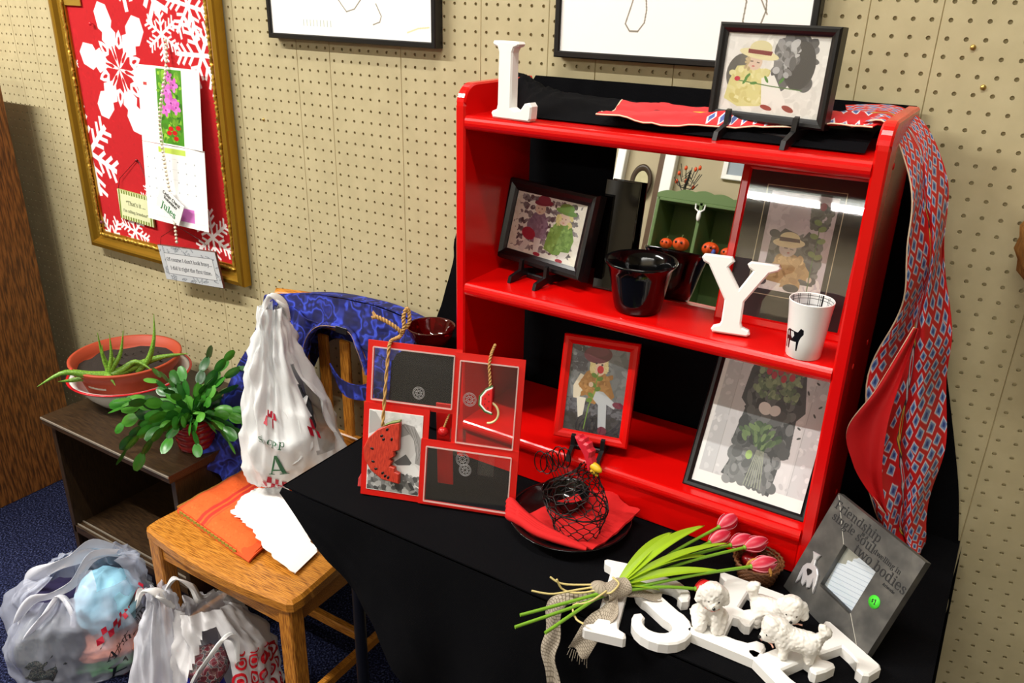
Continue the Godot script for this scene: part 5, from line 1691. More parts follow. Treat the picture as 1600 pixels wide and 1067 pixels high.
func scarf() -> void:
	var p = Pt.new(768, 1024, S(206, 20, 24))
	# columns of blue lozenges with white rims on red, bands with buckles and chains between them
	var g = RandomNumberGenerator.new()
	g.seed = 77
	for band in [[.0, .40], [.52, 1.02]]:
		for j in 46:
			for i in 5:
				var x: float = band[0] + (i + .3 + .5 * (j % 2)) * .115 + g.randf_range(-.01, .01)
				var y: float = (j + .5) / 46.0 + g.randf_range(-.003, .003)
				if x > band[1] - .02 or g.randf() < .04:
					continue
				var s = g.randf_range(.85, 1.1)
				var sh = func(r: float) -> Array: return [x, y - .0135 * r * s, x + .050 * r * s, y - .002, x + .008, y + .0135 * r * s, x - .050 * r * s, y + .003]
				p.pl(sh.call(1.0), S(226, 224, 230))
				p.pl(sh.call(.74), S(112, 142, 196))
				p.pl(sh.call(.36), S(50, 70, 138))
	for j in 10:
		var y = (j + .5) / 10.0
		p.line([.43, y - .036, .475, y - .01, .44, y + .02], .030, S(60, 56, 60))
		p.line([.43, y - .036, .475, y - .01, .44, y + .02], .018, S(222, 190, 60) if j % 2 else S(206, 206, 212))
		p.ell(.46, y + .034, .034, .045, S(60, 56, 60))
		p.ell(.46, y + .034, .026, .034, S(226, 200, 80) if j % 3 == 0 else S(214, 214, 220))
		p.ell(.46, y + .034, .014, .02, S(206, 20, 24))
	p.soften(2)
	var m = printed("scarf_print", p, .55)
	var plain = mt("scarf_red", S(204, 18, 24), .55)
	var hem = mt("scarf_hem", S(228, 208, 178), .7)
	var t = thing("silk_scarf", "red silk scarf with blue lozenge print draped over the right end of the shelf", "scarf", Vector3(1.6, -.7, .12))
	# fall beside the shelf
	var le = [Vector3(1.470, -.040, .175), Vector3(1.512, -.026, .185), Vector3(1.549, -.072, .195), Vector3(1.572, -.139, .20), Vector3(1.585, -.22, .20), Vector3(1.578, -.30, .19), Vector3(1.563, -.40, .18), Vector3(1.572, -.50, .178), Vector3(1.592, -.58, .172), Vector3(1.622, -.66, .165), Vector3(1.668, -.70, .16)]
	var ri = [Vector3(1.440, -.020, .085), Vector3(1.516, -.0175, .075), Vector3(1.564, -.052, .075), Vector3(1.594, -.114, .085), Vector3(1.617, -.214, .085), Vector3(1.644, -.328, .085), Vector3(1.661, -.409, .085), Vector3(1.676, -.515, .085), Vector3(1.681, -.607, .09), Vector3(1.684, -.69, .1), Vector3(1.686, -.722, .11)]
	var fall = func(u, w):
		var p3 = pline(le, w).lerp(pline(ri, w), u)
		var k: float = smoothstep(.12, .35, w)
		p3.z += k * (.018 * sin(u * 11.0 + .8 * sin(w * 4)) + .012 * wave(u * 3, w * 5, 51))
		p3.x += k * .004 * sin(w * 30 + u * 5)
		return p3
	partw(t, "printed_fall", B.new().sheet(44, 80, fall, .0012), m)
	# turned-back flap with plain red side
	var fl = func(u, w):
		var a = [Vector3(1.607, -.30, .205), Vector3(1.578, -.40, .215), Vector3(1.55, -.475, .215), Vector3(1.566, -.53, .21), Vector3(1.588, -.57, .2), Vector3(1.625, -.615, .19)]
		var b = [Vector3(1.612, -.305, .2), Vector3(1.606, -.38, .205), Vector3(1.602, -.45, .205), Vector3(1.606, -.52, .2), Vector3(1.615, -.57, .195), Vector3(1.63, -.617, .188)]
		var q = pline(a, w).lerp(pline(b, w), u)
		q.z += .006 * sin(u * 6 + w * 3)
		return q
	partw(t, "turned_flap", B.new().sheet(12, 30, fl, .0012), plain)
	partw(t, "hem", B.new().tube(smooth_path([Vector3(1.607, -.30, .206), Vector3(1.578, -.40, .216), Vector3(1.55, -.475, .216), Vector3(1.566, -.53, .211), Vector3(1.588, -.57, .201), Vector3(1.625, -.615, .191)], 40), .0013, 5), hem)
	var hm: Array = []
	for k in 61:
		hm.append(fall.call(0.0, .06 + .94 * k / 60.0) + Vector3(0, 0, .0012))
	partw(t, "hem", B.new().tube(hm, .0012, 5), hem)
	hm = []
	for k in 21:
		hm.append(fall.call(k / 20.0, 1.0))
	partw(t, "hem", B.new().tube(hm, .0012, 5), hem)
	# strip lying along the shelf top
	var strip = func(u, w):
		var x: float = lerpf(1.098, 1.50, u)
		var zf: float = lerpf(.232, .2, smoothstep(.15, .6, u))
		var z: float = lerpf(.13, zf, w)
		var fall2: float = maxf(0, w - .6) * .03
		var y: float = lerpf(-.048, -.032, smoothstep(.2, .9, u)) - fall2 + .005 * sin(w * 8 + u * 6) + .005 * wave(u * 6, w * 3, 52)
		return Vector3(x + .01 * sin(w * 3), y + .006, z)
	var sp = Pt.new(512, 128, S(206, 24, 32))
	for k in 14:
		var x = .42 + .042 * k
		sp.pl([x, .62, x + .016, .78, x, .96, x - .016, .8], S(226, 224, 230))
		sp.pl([x, .68, x + .010, .79, x, .9, x - .010, .8], S(70, 92, 160))
		sp.pl([x + .02, .1, x + .036, .26, x + .02, .42, x + .004, .28], S(226, 224, 230))
		sp.pl([x + .02, .16, x + .03, .27, x + .02, .36, x + .01, .28], S(70, 92, 160))
	sp.line([.28, .3, .31, .22, .36, .22, .38, .34, .35, .44, .3, .42, .28, .3], .012, S(222, 180, 40))
	sp.line([.38, .26, .44, .5, .41, .56], .014, S(206, 170, 40))
	partw(t, "top_strip", B.new().sheet(60, 14, strip, .0014), printed("scarf_strip_print", sp, .55))
	hm = []
	for k in 31:
		hm.append(strip.call(k / 30.0, 1.0))
	partw(t, "hem", B.new().tube(hm, .0013, 5), hem)
	hm = []
	for k in 9:
		hm.append(strip.call(0.0, k / 8.0))
	partw(t, "hem", B.new().tube(hm, .0013, 5), hem)

# ---------- plants on the low cabinet ----------
func plants() -> void:
	var en = mt("enamel_white", S(232, 230, 224), .2)
	var b = thing("enamel_basin", "white enamel basin with a red rim under the terracotta bowl", "basin", Vector3(-.300, -.9495, .215))
	part(b, "bowl", B.new().lathe([Vector2(0, 0), Vector2(.085, 0), Vector2(.095, .004), Vector2(.118, .028), Vector2(.138, .056), Vector2(.146, .07), Vector2(.158, .074), Vector2(.158, .0765), Vector2(.144, .073), Vector2(.135, .058), Vector2(.115, .031), Vector2(.09, .008), Vector2(0, .006)], 56), en)
	part(b, "rim", B.new().lathe([Vector2(.156, .0735), Vector2(.161, .0745), Vector2(.162, .0765), Vector2(.160, .0785), Vector2(.155, .0775)], 56), mt("enamel_red", S(190, 24, 34), .25))
	for k in 6:
		var an = 1.1 + .9 * k
		part(b, "chip", B.new().ball(Vector3(.1575 * cos(an), .0772, .1575 * sin(an)), Vector3(.003, .0006, .0022), 8, 5), M.black_satin)
	var t = thing("aloe_pot", "wide terracotta bowl of aloe nested in the enamel basin", "potted plant", Vector3(-.310, -.938, .215))
	var tc = mt("terracotta", S(168, 62, 30), .6)
	part(t, "pot", B.new().lathe([Vector2(0, 0), Vector2(.095, 0), Vector2(.1, .004), Vector2(.116, .05), Vector2(.124, .082), Vector2(.136, .083), Vector2(.146, .108), Vector2(.146, .112), Vector2(.138, .112), Vector2(.130, .088), Vector2(.118, .07), Vector2(0, .068)], 60), tc)
	part(t, "plant_label", B.new().grid(6, 2, func(u, w): return Vector3(.1185 * cos(deg_to_rad(62 + 28 * u)) * 1.006, lerpf(.072, .058, w), .1185 * sin(deg_to_rad(62 + 28 * u)) * 1.006)), mt("label_paper", S(196, 190, 176), .6))
	var soil = mt("potting_soil", Color.WHITE, .95)
	tri_map(soil, noise(.2, [[0.0, S(12, 9, 7)], [.5, S(34, 26, 20)], [.75, S(52, 41, 31)], [1.0, S(104, 90, 72)]], 256, 3, 61), Vector3(9, 9, 9))
	part(t, "soil", B.new().grid(28, 10, func(u, w): return Vector3(.127 * w * cos(TAU * u), .083 + .008 * wave(.5 + w * 4 * cos(TAU * u), w * 4 * sin(TAU * u), 62), .127 * w * sin(TAU * u))), soil)
	for k in 26:
		var an = 2.4 * k
		var r = .02 + .1 * fmod(k * .37, 1.0)
		part(t, "pebble", B.new().ball(Vector3(r * cos(an), .088, r * sin(an)), Vector3(.004, .0028, .0032) * (.7 + .5 * fmod(k * .61, 1)), 7, 5), soil)
	var al = mt("aloe_green", Color.WHITE, .4)
	tri_map(al, noise(.05, [[0.0, S(70, 104, 30)], [.45, S(96, 140, 40)], [.6, S(118, 166, 52)], [1.0, S(156, 196, 96)]], 256, 3, 63), Vector3(14, 14, 14))
	var bs = Vector3(.046, .092, .085)
	for q in [[[-.001, .02, -.004], [-.012, .06, .0], [-.006, .125, .006], .0065], [[.0, .02, .0], [-.004, .05, .004], [.002, .092, .004], .006], [[.004, .02, -.004], [.012, .06, -.01], [.014, .118, -.014], .0065], [[.006, .02, -.008], [.022, .06, -.03], [.030, .124, -.044], .007], [[-.02, .012, .04], [-.05, .03, .09], [-.085, .002, .145], .010], [[-.02, .004, .03], [-.055, -.001, .07], [-.07, .002, .098], .0085], [[.02, .008, -.05], [.055, .024, -.12], [.10, .026, -.178], .011], [[.016, .01, -.03], [.04, .03, -.06], [.085, .008, -.075], .009], [[-.022, .008, -.02], [-.05, .018, -.05], [-.082, .002, -.06], .007], [[.022, .01, .016], [.04, .014, .02], [.06, -.004, .022], .008]]:
		var pts: Array = [bs]
		for v in [q[0], q[1], q[2]]:
			pts.append(bs + Vector3(v[0], v[1], v[2]))
		var sp = smooth_path(pts, 14)
		var rd: Array = []
		for k in 15:
			rd.append(maxf(.0008, q[3] * 1.35 * (1.0 - pow(k / 14.0, 1.8))))
		var lf = part(t, "leaf", B.new().tube(sp, rd, 8), al)
		for k in range(2, 12, 2):
			part(lf, "spine", B.new().tube([sp[k] + Vector3(0, rd[k] * .8, 0), sp[k] + Vector3(.002, rd[k] * .8 + .002, .001)], .0005, 4), al)
	var st2 = smooth_path([Vector3(.075, .088, .02), Vector3(.10, .12, .0), Vector3(.118, .18, -.015), Vector3(.113, .248, -.03)], 14)
	var r2: Array = []
	for k in 15:
		r2.append(maxf(.0008, .0095 * (1.0 - pow(k / 14.0, 1.7))))
	part(t, "leaf", B.new().tube(st2, r2, 8), al)
	solo("plant_tie", "tiny red clip on an aloe leaf", "clip", B.new().ball(Vector3.ZERO, Vector3(.004, .006, .004), 10, 6), mt("tie_red", S(200, 20, 30), .4), Vector3(-.305, -.813, .373))
	# Christmas cactus in a red ribbed pot
	var c = thing("cactus_pot", "red ribbed pot with a bushy green holiday cactus on the cabinet", "potted plant", Vector3(.073, -.9495, .300))
	var rp = mt("pot_red_glaze", S(120, 10, 16), .15)
	part(c, "pot", B.new().lathe([Vector2(0, 0), Vector2(.040, 0), Vector2(.0435, .003), Vector2(.045, .016), Vector2(.0425, .018), Vector2(.047, .021), Vector2(.0485, .034), Vector2(.0455, .036), Vector2(.050, .039), Vector2(.0515, .052), Vector2(.0485, .054), Vector2(.0525, .057), Vector2(.0535, .070), Vector2(.0505, .072), Vector2(.054, .075), Vector2(.0545, .088), Vector2(.051, .088), Vector2(.049, .075), Vector2(0, .074)], 12), rp)
	part(c, "soil", B.new().lathe([Vector2(0, .084), Vector2(.05, .079)], 14), soil)
	var gl: Array = []
	for k in 4:
		var m = mt("cactus_leaf%d" % k, [S(34, 92, 26), S(48, 116, 30), S(26, 74, 28), S(74, 140, 42)][k], .35)
		gl.append(m)
	var lm: ArrayMesh
	var lb = B.new()
	var lf2 = func(u, w):
		var wd: float = .0112 * pow(sin(PI * clampf(.08 + w * .86, 0, 1)), .6) * (1.0 + .07 * sin(w * 19))
		var s: float = u * 2 - 1
		return Vector3(s * wd, .034 * w, .0035 * (1 - s * s) * sin(PI * w))
	var lf3 = func(u, w):
		var wd: float = .0112 * pow(sin(PI * clampf(.08 + w * .86, 0, 1)), .6) * (1.0 + .07 * sin(w * 19))
		var s: float = u * 2 - 1
		return Vector3(s * wd, .034 * w, -.0015 * (1 - s * s) * sin(PI * w))
	lb.grid(4, 6, lf2)
	lb.grid(4, 6, lf3)
	var meshes: Array = []
	for k in 4:
		var mm: ArrayMesh = lb.mesh() if k == 0 else meshes[0].duplicate()
		mm.surface_set_material(0, gl[k])
		meshes.append(mm)
	var g = RandomNumberGenerator.new()
	g.seed = 19
	for k in 60:
		var an = TAU * k * .381966
		var el = g.randf_range(.2, 1.5)
		var p = Vector3(.018 * cos(an), .084, .018 * sin(an))
		var d = Vector3(cos(an) * cos(el), sin(el), sin(an) * cos(el))
		var n = g.randi_range(3, 5)
		var tw = g.randf() * TAU
		for j in n:
			d = (d + Vector3(cos(an) * .14, -.16 - .1 * j * (1.35 - el), sin(an) * .14)).normalized()
			var x = d.cross(Vector3(cos(tw), .3, sin(tw))).normalized()
			var z = x.cross(d)
			var sc = g.randf_range(1.0, 1.4)
			if p.y < .016 or (p + d * .034).y < .01:
				break
			var o = MeshInstance3D.new()
			o.name = "leaf_segment"
			o.mesh = meshes[g.randi_range(0, 3) if j < n - 1 else [1, 3, 1, 0][k % 4]]
			o.transform = Transform3D(Basis(x * sc, d * sc, z * sc), p)
			c.add_child(o, true)
			p += d * .031 * sc
			tw += g.randf_range(-.6, .6)

# ---------- on and around the chair ----------
func denim() -> void:
	var m = mt("denim_floral", Color.WHITE, .8)
	tri_map(m, noise(.011, [[0.0, S(6, 8, 44)], [.40, S(12, 16, 84)], [.47, S(40, 58, 178)], [.53, S(62, 86, 214)], [.57, S(16, 22, 100)], [.66, S(10, 12, 62)], [.72, S(48, 66, 190)], [.78, S(14, 18, 88)], [1.0, S(30, 44, 150)]], 512, 3, 71), Vector3(2.2, 2.2, 2.2))
	var t = thing("denim_jeans", "blue floral denim garment draped over the back of the oak chair", "clothing", Vector3(.40, -1.0, .13))
	var strips = [
		# over the rail, above the waist arch
		[[[.160, -.583, .112], [.34, -.543, .118], [.476, -.532, .118], [.551, -.534, .116], [.636, -.548, .112]], [[.155, -.67, .15], [.325, -.655, .142], [.371, -.602, .136], [.462, -.592, .136], [.495, -.63, .142], [.633, -.645, .13]], .006],
		# the side that hangs to the left of the seat
		[[[.20, -.57, .14], [.185, -.66, .165], [.125, -.76, .195], [.095, -.85, .235], [.085, -.912, .275], [.10, -.93, .33]], [[.371, -.602, .138], [.334, -.666, .142], [.315, -.756, .142], [.283, -.854, .142], [.235, -.94, .16], [.155, -1.04, .30]], .016],
		# the side that hangs towards the table
		[[[.47, -.594, .137], [.497, -.63, .141], [.515, -.669, .142], [.518, -.717, .142], [.508, -.787, .14], [.512, -.84, .135]], [[.634, -.55, .114], [.637, -.60, .118], [.628, -.66, .12], [.60, -.72, .12], [.565, -.786, .12], [.54, -.84, .12]], .008],
		# turned-up piece
		[[[.405, -.690, .150], [.45, -.712, .165], [.50, -.715, .165], [.54, -.70, .15]], [[.415, -.715, .152], [.46, -.748, .168], [.505, -.752, .166], [.54, -.745, .15]], .003],
		# behind the chair back
		[[[.160, -.583, .112], [.34, -.543, .11], [.476, -.532, .11], [.551, -.534, .108], [.636, -.548, .105]], [[.162, -.592, .064], [.34, -.555, .055], [.476, -.545, .055], [.551, -.547, .055], [.63, -.56, .055]], .0],
		[[[.162, -.592, .064], [.34, -.555, .055], [.476, -.545, .055], [.551, -.547, .055], [.63, -.56, .055]], [[.15, -.95, .04], [.3, -.70, .05], [.42, -.68, .05], [.52, -.70, .05], [.62, -.86, .045]], .006],
	]
	for s in strips:
		var a: Array = []
		var e: Array = []
		for v in s[0]:
			a.append(Vector3(v[0], v[1], v[2]))
		for v in s[1]:
			e.append(Vector3(v[0], v[1], v[2]))
		var amp: float = s[2]
		var f = func(u, w):
			var q = pline(a, u).lerp(pline(e, u), w)
			var n = wave(q.x * 16, q.y * 11, 72)
			q += Vector3(.3, .1, 1.0) * amp * n
			if amp > .01:
				q.z += .014 * sin(w * 9 + u * 4) * sin(PI * w)
			return q
		partw(t, "fold", B.new().sheet(26, 22, f, .0028), m)
	partw(t, "waistband", B.new().tube(smooth_path([Vector3(.31, -.77, .146), Vector3(.325, -.665, .147), Vector3(.371, -.606, .141), Vector3(.462, -.596, .141), Vector3(.495, -.632, .147), Vector3(.518, -.69, .147)], 24), .0065, 8), m)
	partw(t, "stitching", B.new().tube(smooth_path([Vector3(.31, -.77, .1525), Vector3(.325, -.665, .1535), Vector3(.371, -.606, .1475), Vector3(.462, -.596, .1475), Vector3(.495, -.632, .1535), Vector3(.518, -.69, .1535)], 24), .0009, 4), mt("thread_tan", S(150, 120, 90), .7))
	var lb = partw(t, "label_patch", B.new().box(Vector3(.447, -.597, .1495), Vector3(.034, .016, .002), .0005), M.black_satin)

func soft(x: float, y: float, sd: int) -> float:
	var f: FastNoiseLite = M.get("sn%d" % sd)
	if f == null:
		f = FastNoiseLite.new()
		f.seed = sd
		f.frequency = .8
		f.fractal_octaves = 1
		M["sn%d" % sd] = f
	return 1.0 - 2.6 * absf(f.get_noise_2d(x, y))

func bag_surf(c: Vector3, yaw: float, rows: Array, wr: float, sd: int) -> Callable:
	# rows: height, left, right, front depth, back depth; a is the angle from the front, v runs up
	var n = Vector3(sin(yaw), 0, cos(yaw))
	var r = Vector3(n.z, 0, -n.x)
	return func(a: float, v: float) -> Vector3:
		var f = clampf(v, 0, 1) * (rows.size() - 1)
		var k = mini(int(f), rows.size() - 2)
		var t = f - k
		var q: Array = []
		for i in 5:
			q.append(lerpf(rows[k][i], rows[k + 1][i], smoothstep(0.0, 1.0, t) * .4 + t * .6))
		var s = sin(a)
		var co = cos(a)
		var lat: float = (q[1] + q[2]) / 2 + (q[2] - q[1]) / 2 * signf(s) * pow(absf(s), .85)
		var dep: float = (q[3] if co > 0 else q[4]) * signf(co) * pow(absf(co), .8)
		var w = wr * (1.3 * soft(a * 1.1 + v * 1.2, v * 1.8, sd) + .8 * soft(a * 2.6 - v * 1.5, v * 1.0, sd + 1) + .3 * soft(a * 3 + v * 3, v * 4 - a * 2, sd + 2))
		return c + r * (lat + w * s) + n * (dep + w * co) + Vector3(0, q[0] + w * .5, 0)

func bag_print(par: Node3D, f: Callable, a0: float, v0: float, sc: float, shapes: Array, m: Material, nm: String) -> void:
	# flat printed shapes (polygons in metres) wrapped on the bag, a hair off the film
	var b = B.new()
	for poly in shapes:
		var ix = Geometry2D.triangulate_polygon(poly)
		for k in range(0, ix.size(), 3):
			var q: Array = []
			for j in 3:
				q.append(wrap_on(f, a0 + poly[ix[k + j]].x * sc, v0 + poly[ix[k + j]].y * sc * .5))
			b.tri(q[0], q[1], q[2])
	part(par, nm, b, m, Transform3D(Basis(), -(par.position - Vector3(0, FY, 0))))

func wrap_on(f: Callable, a: float, v: float) -> Vector3:
	var p: Vector3 = f.call(a, v)
	var n: Vector3 = (f.call(a + .02, v) - f.call(a - .02, v)).cross(f.call(a, v + .01) - f.call(a, v - .01)).normalized()
	var o = p - (f.call(a + PI, v) + p) / 2
	if n.dot(o) < 0:
		n = -n
	return p + n * .0028

func strap(t: Node3D, pts: Array, wd: float, sd: Vector3, m: Material) -> void:
	var f = func(u, w):
		var p = pline(pts, w)
		return p + sd * (u - .5) * wd * (1.0 + .3 * sin(w * 11)) + Vector3(0, .006 * sin(u * 7 + w * 8), .006 * cos(u * 9))
	partw(t, "handle", B.new().sheet(8, 24, f, .0006), m)

func film(n: String, c: Color, al: float) -> StandardMaterial3D:
	var m = mt(n, Color(c.r, c.g, c.b, al), .34)
	m.transparency = BaseMaterial3D.TRANSPARENCY_ALPHA
	return m

func rings(x: float, y: float, r0: float, r1: float) -> Array:
	var o: Array = []
	for k in 20:
		var a = TAU * k / 20
		var e = TAU * (k + 1) / 20
		o.append(PackedVector2Array([Vector2(x + r0 * cos(a), y + r0 * sin(a)), Vector2(x + r1 * cos(a), y + r1 * sin(a)), Vector2(x + r1 * cos(e), y + r1 * sin(e)), Vector2(x + r0 * cos(e), y + r0 * sin(e))]))
	return o

func checks(n: int, s: float, x: float, y: float, slope: float) -> Array:
	var o: Array = []
	for k in n:
		for j in 2:
			if (k + j) % 2 == 0:
				var px = x + k * s
				var py = y + j * s * 1.0 + k * s * slope
				o.append(PackedVector2Array([Vector2(px, py), Vector2(px + s, py + s * slope), Vector2(px + s, py + s * (1 + slope)), Vector2(px, py + s)]))
	return o

func cloth_lump(n: String, label: String, c: Vector3, r: Vector3, yaw: float, m: Material, sd: int) -> void:
	var f = func(u, w):
		var d = Vector3(cos(TAU * u) * sin(PI * w), cos(PI * w), sin(TAU * u) * sin(PI * w))
		var k = 1.0 + .10 * soft(d.x * 1.6 + d.z, d.y * 2.2, sd) + .04 * sin(d.y * 13 + d.x * 3)
		return Vector3(d.x * r.x, d.y * r.y, d.z * r.z) * k
	solo(n, label, "cloth", B.new().grid(30, 20, f), m, Transform3D(Basis(Vector3.UP, yaw), c))

func bags() -> void:
	var red = mt("print_red", S(176, 14, 44), .5)
	var green = mt("print_green", S(24, 92, 54), .5)
	# --- bag on the seat
	var f1 = film("film_seat", S(238, 240, 240), .84)
	var c = Vector3(.34, -1.0, .27)
	var yw = deg_to_rad(49.3)
	var rows = [[.04, -.062, .10, .05, .05], [.055, -.075, .125, .07, .06], [.10, -.082, .150, .08, .07], [.17, -.070, .135, .075, .06], [.235, -.058, .105, .06, .05], [.30, -.045, .08, .045, .04], [.37, -.032, .055, .03, .03], [.43, -.016, .042, .02, .02], [.47, -.004, .038, .012, .012]]
	var sf = bag_surf(c, yw, rows, .009, 80)
	var t = thing("shopping_bag", "white plastic shopping bag with red checks standing on the chair seat", "plastic bag", Vector3(.36, -.985, .26), "plastic shopping bags")
	partw(t, "film", B.new().grid(84, 60, func(u, w): return sf.call(TAU * u - PI, 1.0 - w), func(u, w):
		var a: float = TAU * u - PI
		var v: float = 1.0 - w
		return a > .45 + (v - .4) * .5 and a < .95 + (v - .45) * .2 and v > .30 and v < .70), f1)
	var pt = sf.call(0.0, 1.0)
	strap(t, [c + Vector3(-.006, .44, .01), c + Vector3(.0, .475, .0), c + Vector3(.012, .50, -.01), c + Vector3(.03, .475, -.03), c + Vector3(.032, .44, -.035)], .024, Vector3(.75, 0, .66), f1)
	strap(t, [c + Vector3(.05, .25, -.02), c + Vector3(.065, .24, .0), c + Vector3(.085, .20, .01), c + Vector3(.09, .14, .02), c + Vector3(.07, .11, .04)], .05, Vector3(.6, .2, -.5), f1)
	bag_print(t, sf, -.55, .16, 9.0, checks(12, .0085, -.005, -.004, -.25), red, "check_band")
	bag_print(t, sf, -.55, .46, 9.0, checks(4, .0085, 0, 0, -.2), red, "check_band")
	bag_print(t, sf, .3, .40, 9.0, checks(3, .0085, 0, 0, -.3), red, "check_band")
	bent_text(t, "A", .062, green, func(p: Vector3): return wrap_on(sf, -.30 + p.x * 9.0, .27 + p.y * 2.1) - c - Vector3(.02, .015, -.01))
	bent_text(t, "shopp", .022, green, func(p: Vector3): return wrap_on(sf, -.42 + p.x * 9.0, .385 + p.y * 2.1 - p.x * .6) - c - Vector3(.02, .015, -.01))
	bent_text(t, "EAGLE", .036, red, func(p: Vector3): return wrap_on(sf, -.35 + p.x * 9.0, .075 + p.y * 2.0 - p.x * .3) - c - Vector3(.02, .015, -.01), "Droid Sans")
	cloth_lump("folded_cloth", "dark grey cloth inside the bag on the chair", Vector3(.365, -.83, .245), Vector3(.05, .11, .05), yw, mt("cloth_grey", S(64, 66, 72), .8), 84)
	# --- bag on the floor at the left
	var f2 = film("film_floor", S(214, 220, 240), .34)
	var c2 = Vector3(-.06, -1.475, .60)
	var y2 = deg_to_rad(63.2)
	var rows2 = [[.001, -.12, .12, .08, .08], [.006, -.15, .15, .11, .10], [.06, -.165, .165, .125, .11], [.12, -.168, .165, .125, .11], [.18, -.160, .158, .115, .10], [.225, -.135, .150, .09, .09], [.262, -.09, .135, .06, .07], [.285, -.04, .10, .035, .05]]
	var s2 = bag_surf(c2, y2, rows2, .010, 90)
	var t2 = thing("shopping_bag", "stuffed translucent grocery bag on the blue carpet at the far left", "plastic bag", c2, "plastic shopping bags")
	partw(t2, "film", B.new().grid(90, 50, func(u, w): return s2.call(TAU * u - PI, 1.0 - w), func(u, w): return 1.0 - w > .80 and absf(TAU * u - PI) < 1.0 and absf(TAU * u - PI) > .12), f2)
	var nn = Vector3(sin(y2), 0, cos(y2))
	var rr = Vector3(nn.z, 0, -nn.x)
	var fh = film("film_handle", S(232, 234, 244), .7)
	strap(t2, [c2 + rr * -.13 + Vector3(0, .215, 0) + nn * .05, c2 + rr * -.09 + Vector3(0, .262, 0) + nn * .06, c2 + rr * -.045 + Vector3(0, .262, 0) + nn * .055, c2 + rr * .0 + Vector3(0, .272, 0) + nn * .04, c2 + rr * .05 + Vector3(0, .302, 0) + nn * .01, c2 + rr * .11 + Vector3(0, .285, 0)], .03, Vector3(0, .8, .4), fh)
	strap(t2, [c2 + rr * -.12 + Vector3(0, .19, 0) + nn * .09, c2 + rr * -.07 + Vector3(0, .235, 0) + nn * .09, c2 + rr * -.035 + Vector3(0, .255, 0) + nn * .06, c2 + rr * -.015 + Vector3(0, .225, 0) + nn * .09, c2 + rr * -.02 + Vector3(0, .19, 0) + nn * .1], .026, Vector3(.3, .6, .4), fh)
	strap(t2, [c2 + rr * -.1 + Vector3(0, .24, 0) + nn * -.05, c2 + rr * -.06 + Vector3(0, .29, 0), c2 + rr * .0 + Vector3(0, .31, 0), c2 + rr * .06 + Vector3(0, .30, 0) + nn * -.03, c2 + rr * .12 + Vector3(0, .25, 0) + nn * -.04], .045, Vector3(0, .9, .2), fh)
	bag_print(t2, s2, .10, .46, 7.0, checks(14, .010, 0, 0, .35), red, "check_band")
	bag_print(t2, s2, .35, .12, 7.0, checks(10, .010, 0, 0, .4), red, "check_band")
	var ln = [PackedVector2Array([Vector2(0, 0), Vector2(.12, .066), Vector2(.12, .0685), Vector2(0, .0025)])]
	bag_print(t2, s2, .12, .43, 7.0, ln, mt("print_black", S(30, 34, 40), .5), "rule")
	bag_print(t2, s2, .22, .35, 7.0, ln, M.print_black, "rule")
	bent_text(t2, "All shopping", .022, M.print_black, func(p: Vector3): return wrap_on(s2, .62 + p.x * 7.0, .445 + p.y * 3.4 + p.x * 1.4) - c2)
	bent_text(t2, "EAGLE", .07, M.print_black, func(p: Vector3): return wrap_on(s2, .95 + p.x * 7.0, .33 + p.y * 3.2 + p.x * 1.4) - c2)
	# folded clothes inside
	cloth_lump("folded_cloth", "pale blue cloth at the top right of the floor bag", c2 + rr * .062 + nn * .02 + Vector3(0, .175, 0), Vector3(.078, .075, .085), y2, mt("cloth_sky", S(150, 206, 232), .85), 92)
	var fm = mt("cloth_tapestry", Color.WHITE, .85)
	tri_map(fm, noise(.03, [[0.0, S(24, 30, 40)], [.42, S(58, 70, 78)], [.5, S(110, 84, 78)], [.54, S(176, 180, 176)], [.58, S(44, 74, 64)], [.7, S(30, 36, 50)], [1.0, S(140, 110, 104)]], 512, 3, 93), Vector3(7, 7, 7))
	cloth_lump("folded_cloth", "dark tapestry cloth at the left of the floor bag", c2 + rr * -.078 + nn * .03 + Vector3(0, .095, 0), Vector3(.075, .08, .08), y2, fm, 94)
	cloth_lump("folded_cloth", "peach cloth low in the front of the floor bag", c2 + rr * .055 + nn * .035 + Vector3(0, .075, 0), Vector3(.095, .032, .075), y2, mt("cloth_peach", S(226, 146, 122), .85), 95)
	cloth_lump("folded_cloth", "green cloth at the bottom of the floor bag", c2 + rr * .05 + nn * .02 + Vector3(0, .028, 0), Vector3(.1, .024, .085), y2, mt("cloth_green", S(86, 168, 88), .85), 96)
	cloth_lump("folded_cloth", "navy cloth at the open top of the floor bag", c2 + rr * -.05 + nn * -.02 + Vector3(0, .20, 0), Vector3(.07, .03, .06), y2, mt("cloth_navy", S(34, 26, 70), .85), 97)
	# --- bag with red target rings in front of the chair
	var f3 = film("film_ring_bag", S(236, 234, 236), .72)
	var c3 = Vector3(.36, -1.475, .545)
	var y3 = deg_to_rad(57.5)
	var n3 = Vector3(sin(y3), 0, cos(y3))
	var r3 = Vector3(n3.z, 0, -n3.x)
	var rows3 = [[.001, -.07, .10, .06, .06], [.006, -.09, .13, .09, .08], [.07, -.092, .145, .1, .08], [.15, -.088, .14, .1, .075], [.22, -.075, .125, .08, .06], [.27, -.06, .10, .06, .05], [.315, -.05, .07, .04, .04], [.345, -.04, .045, .025, .03]]
	var s3 = bag_surf(c3, y3, rows3, .008, 100)
	var t3 = thing("shopping_bag", "white plastic bag printed with red target rings between the front chair legs", "plastic bag", c3, "plastic shopping bags")
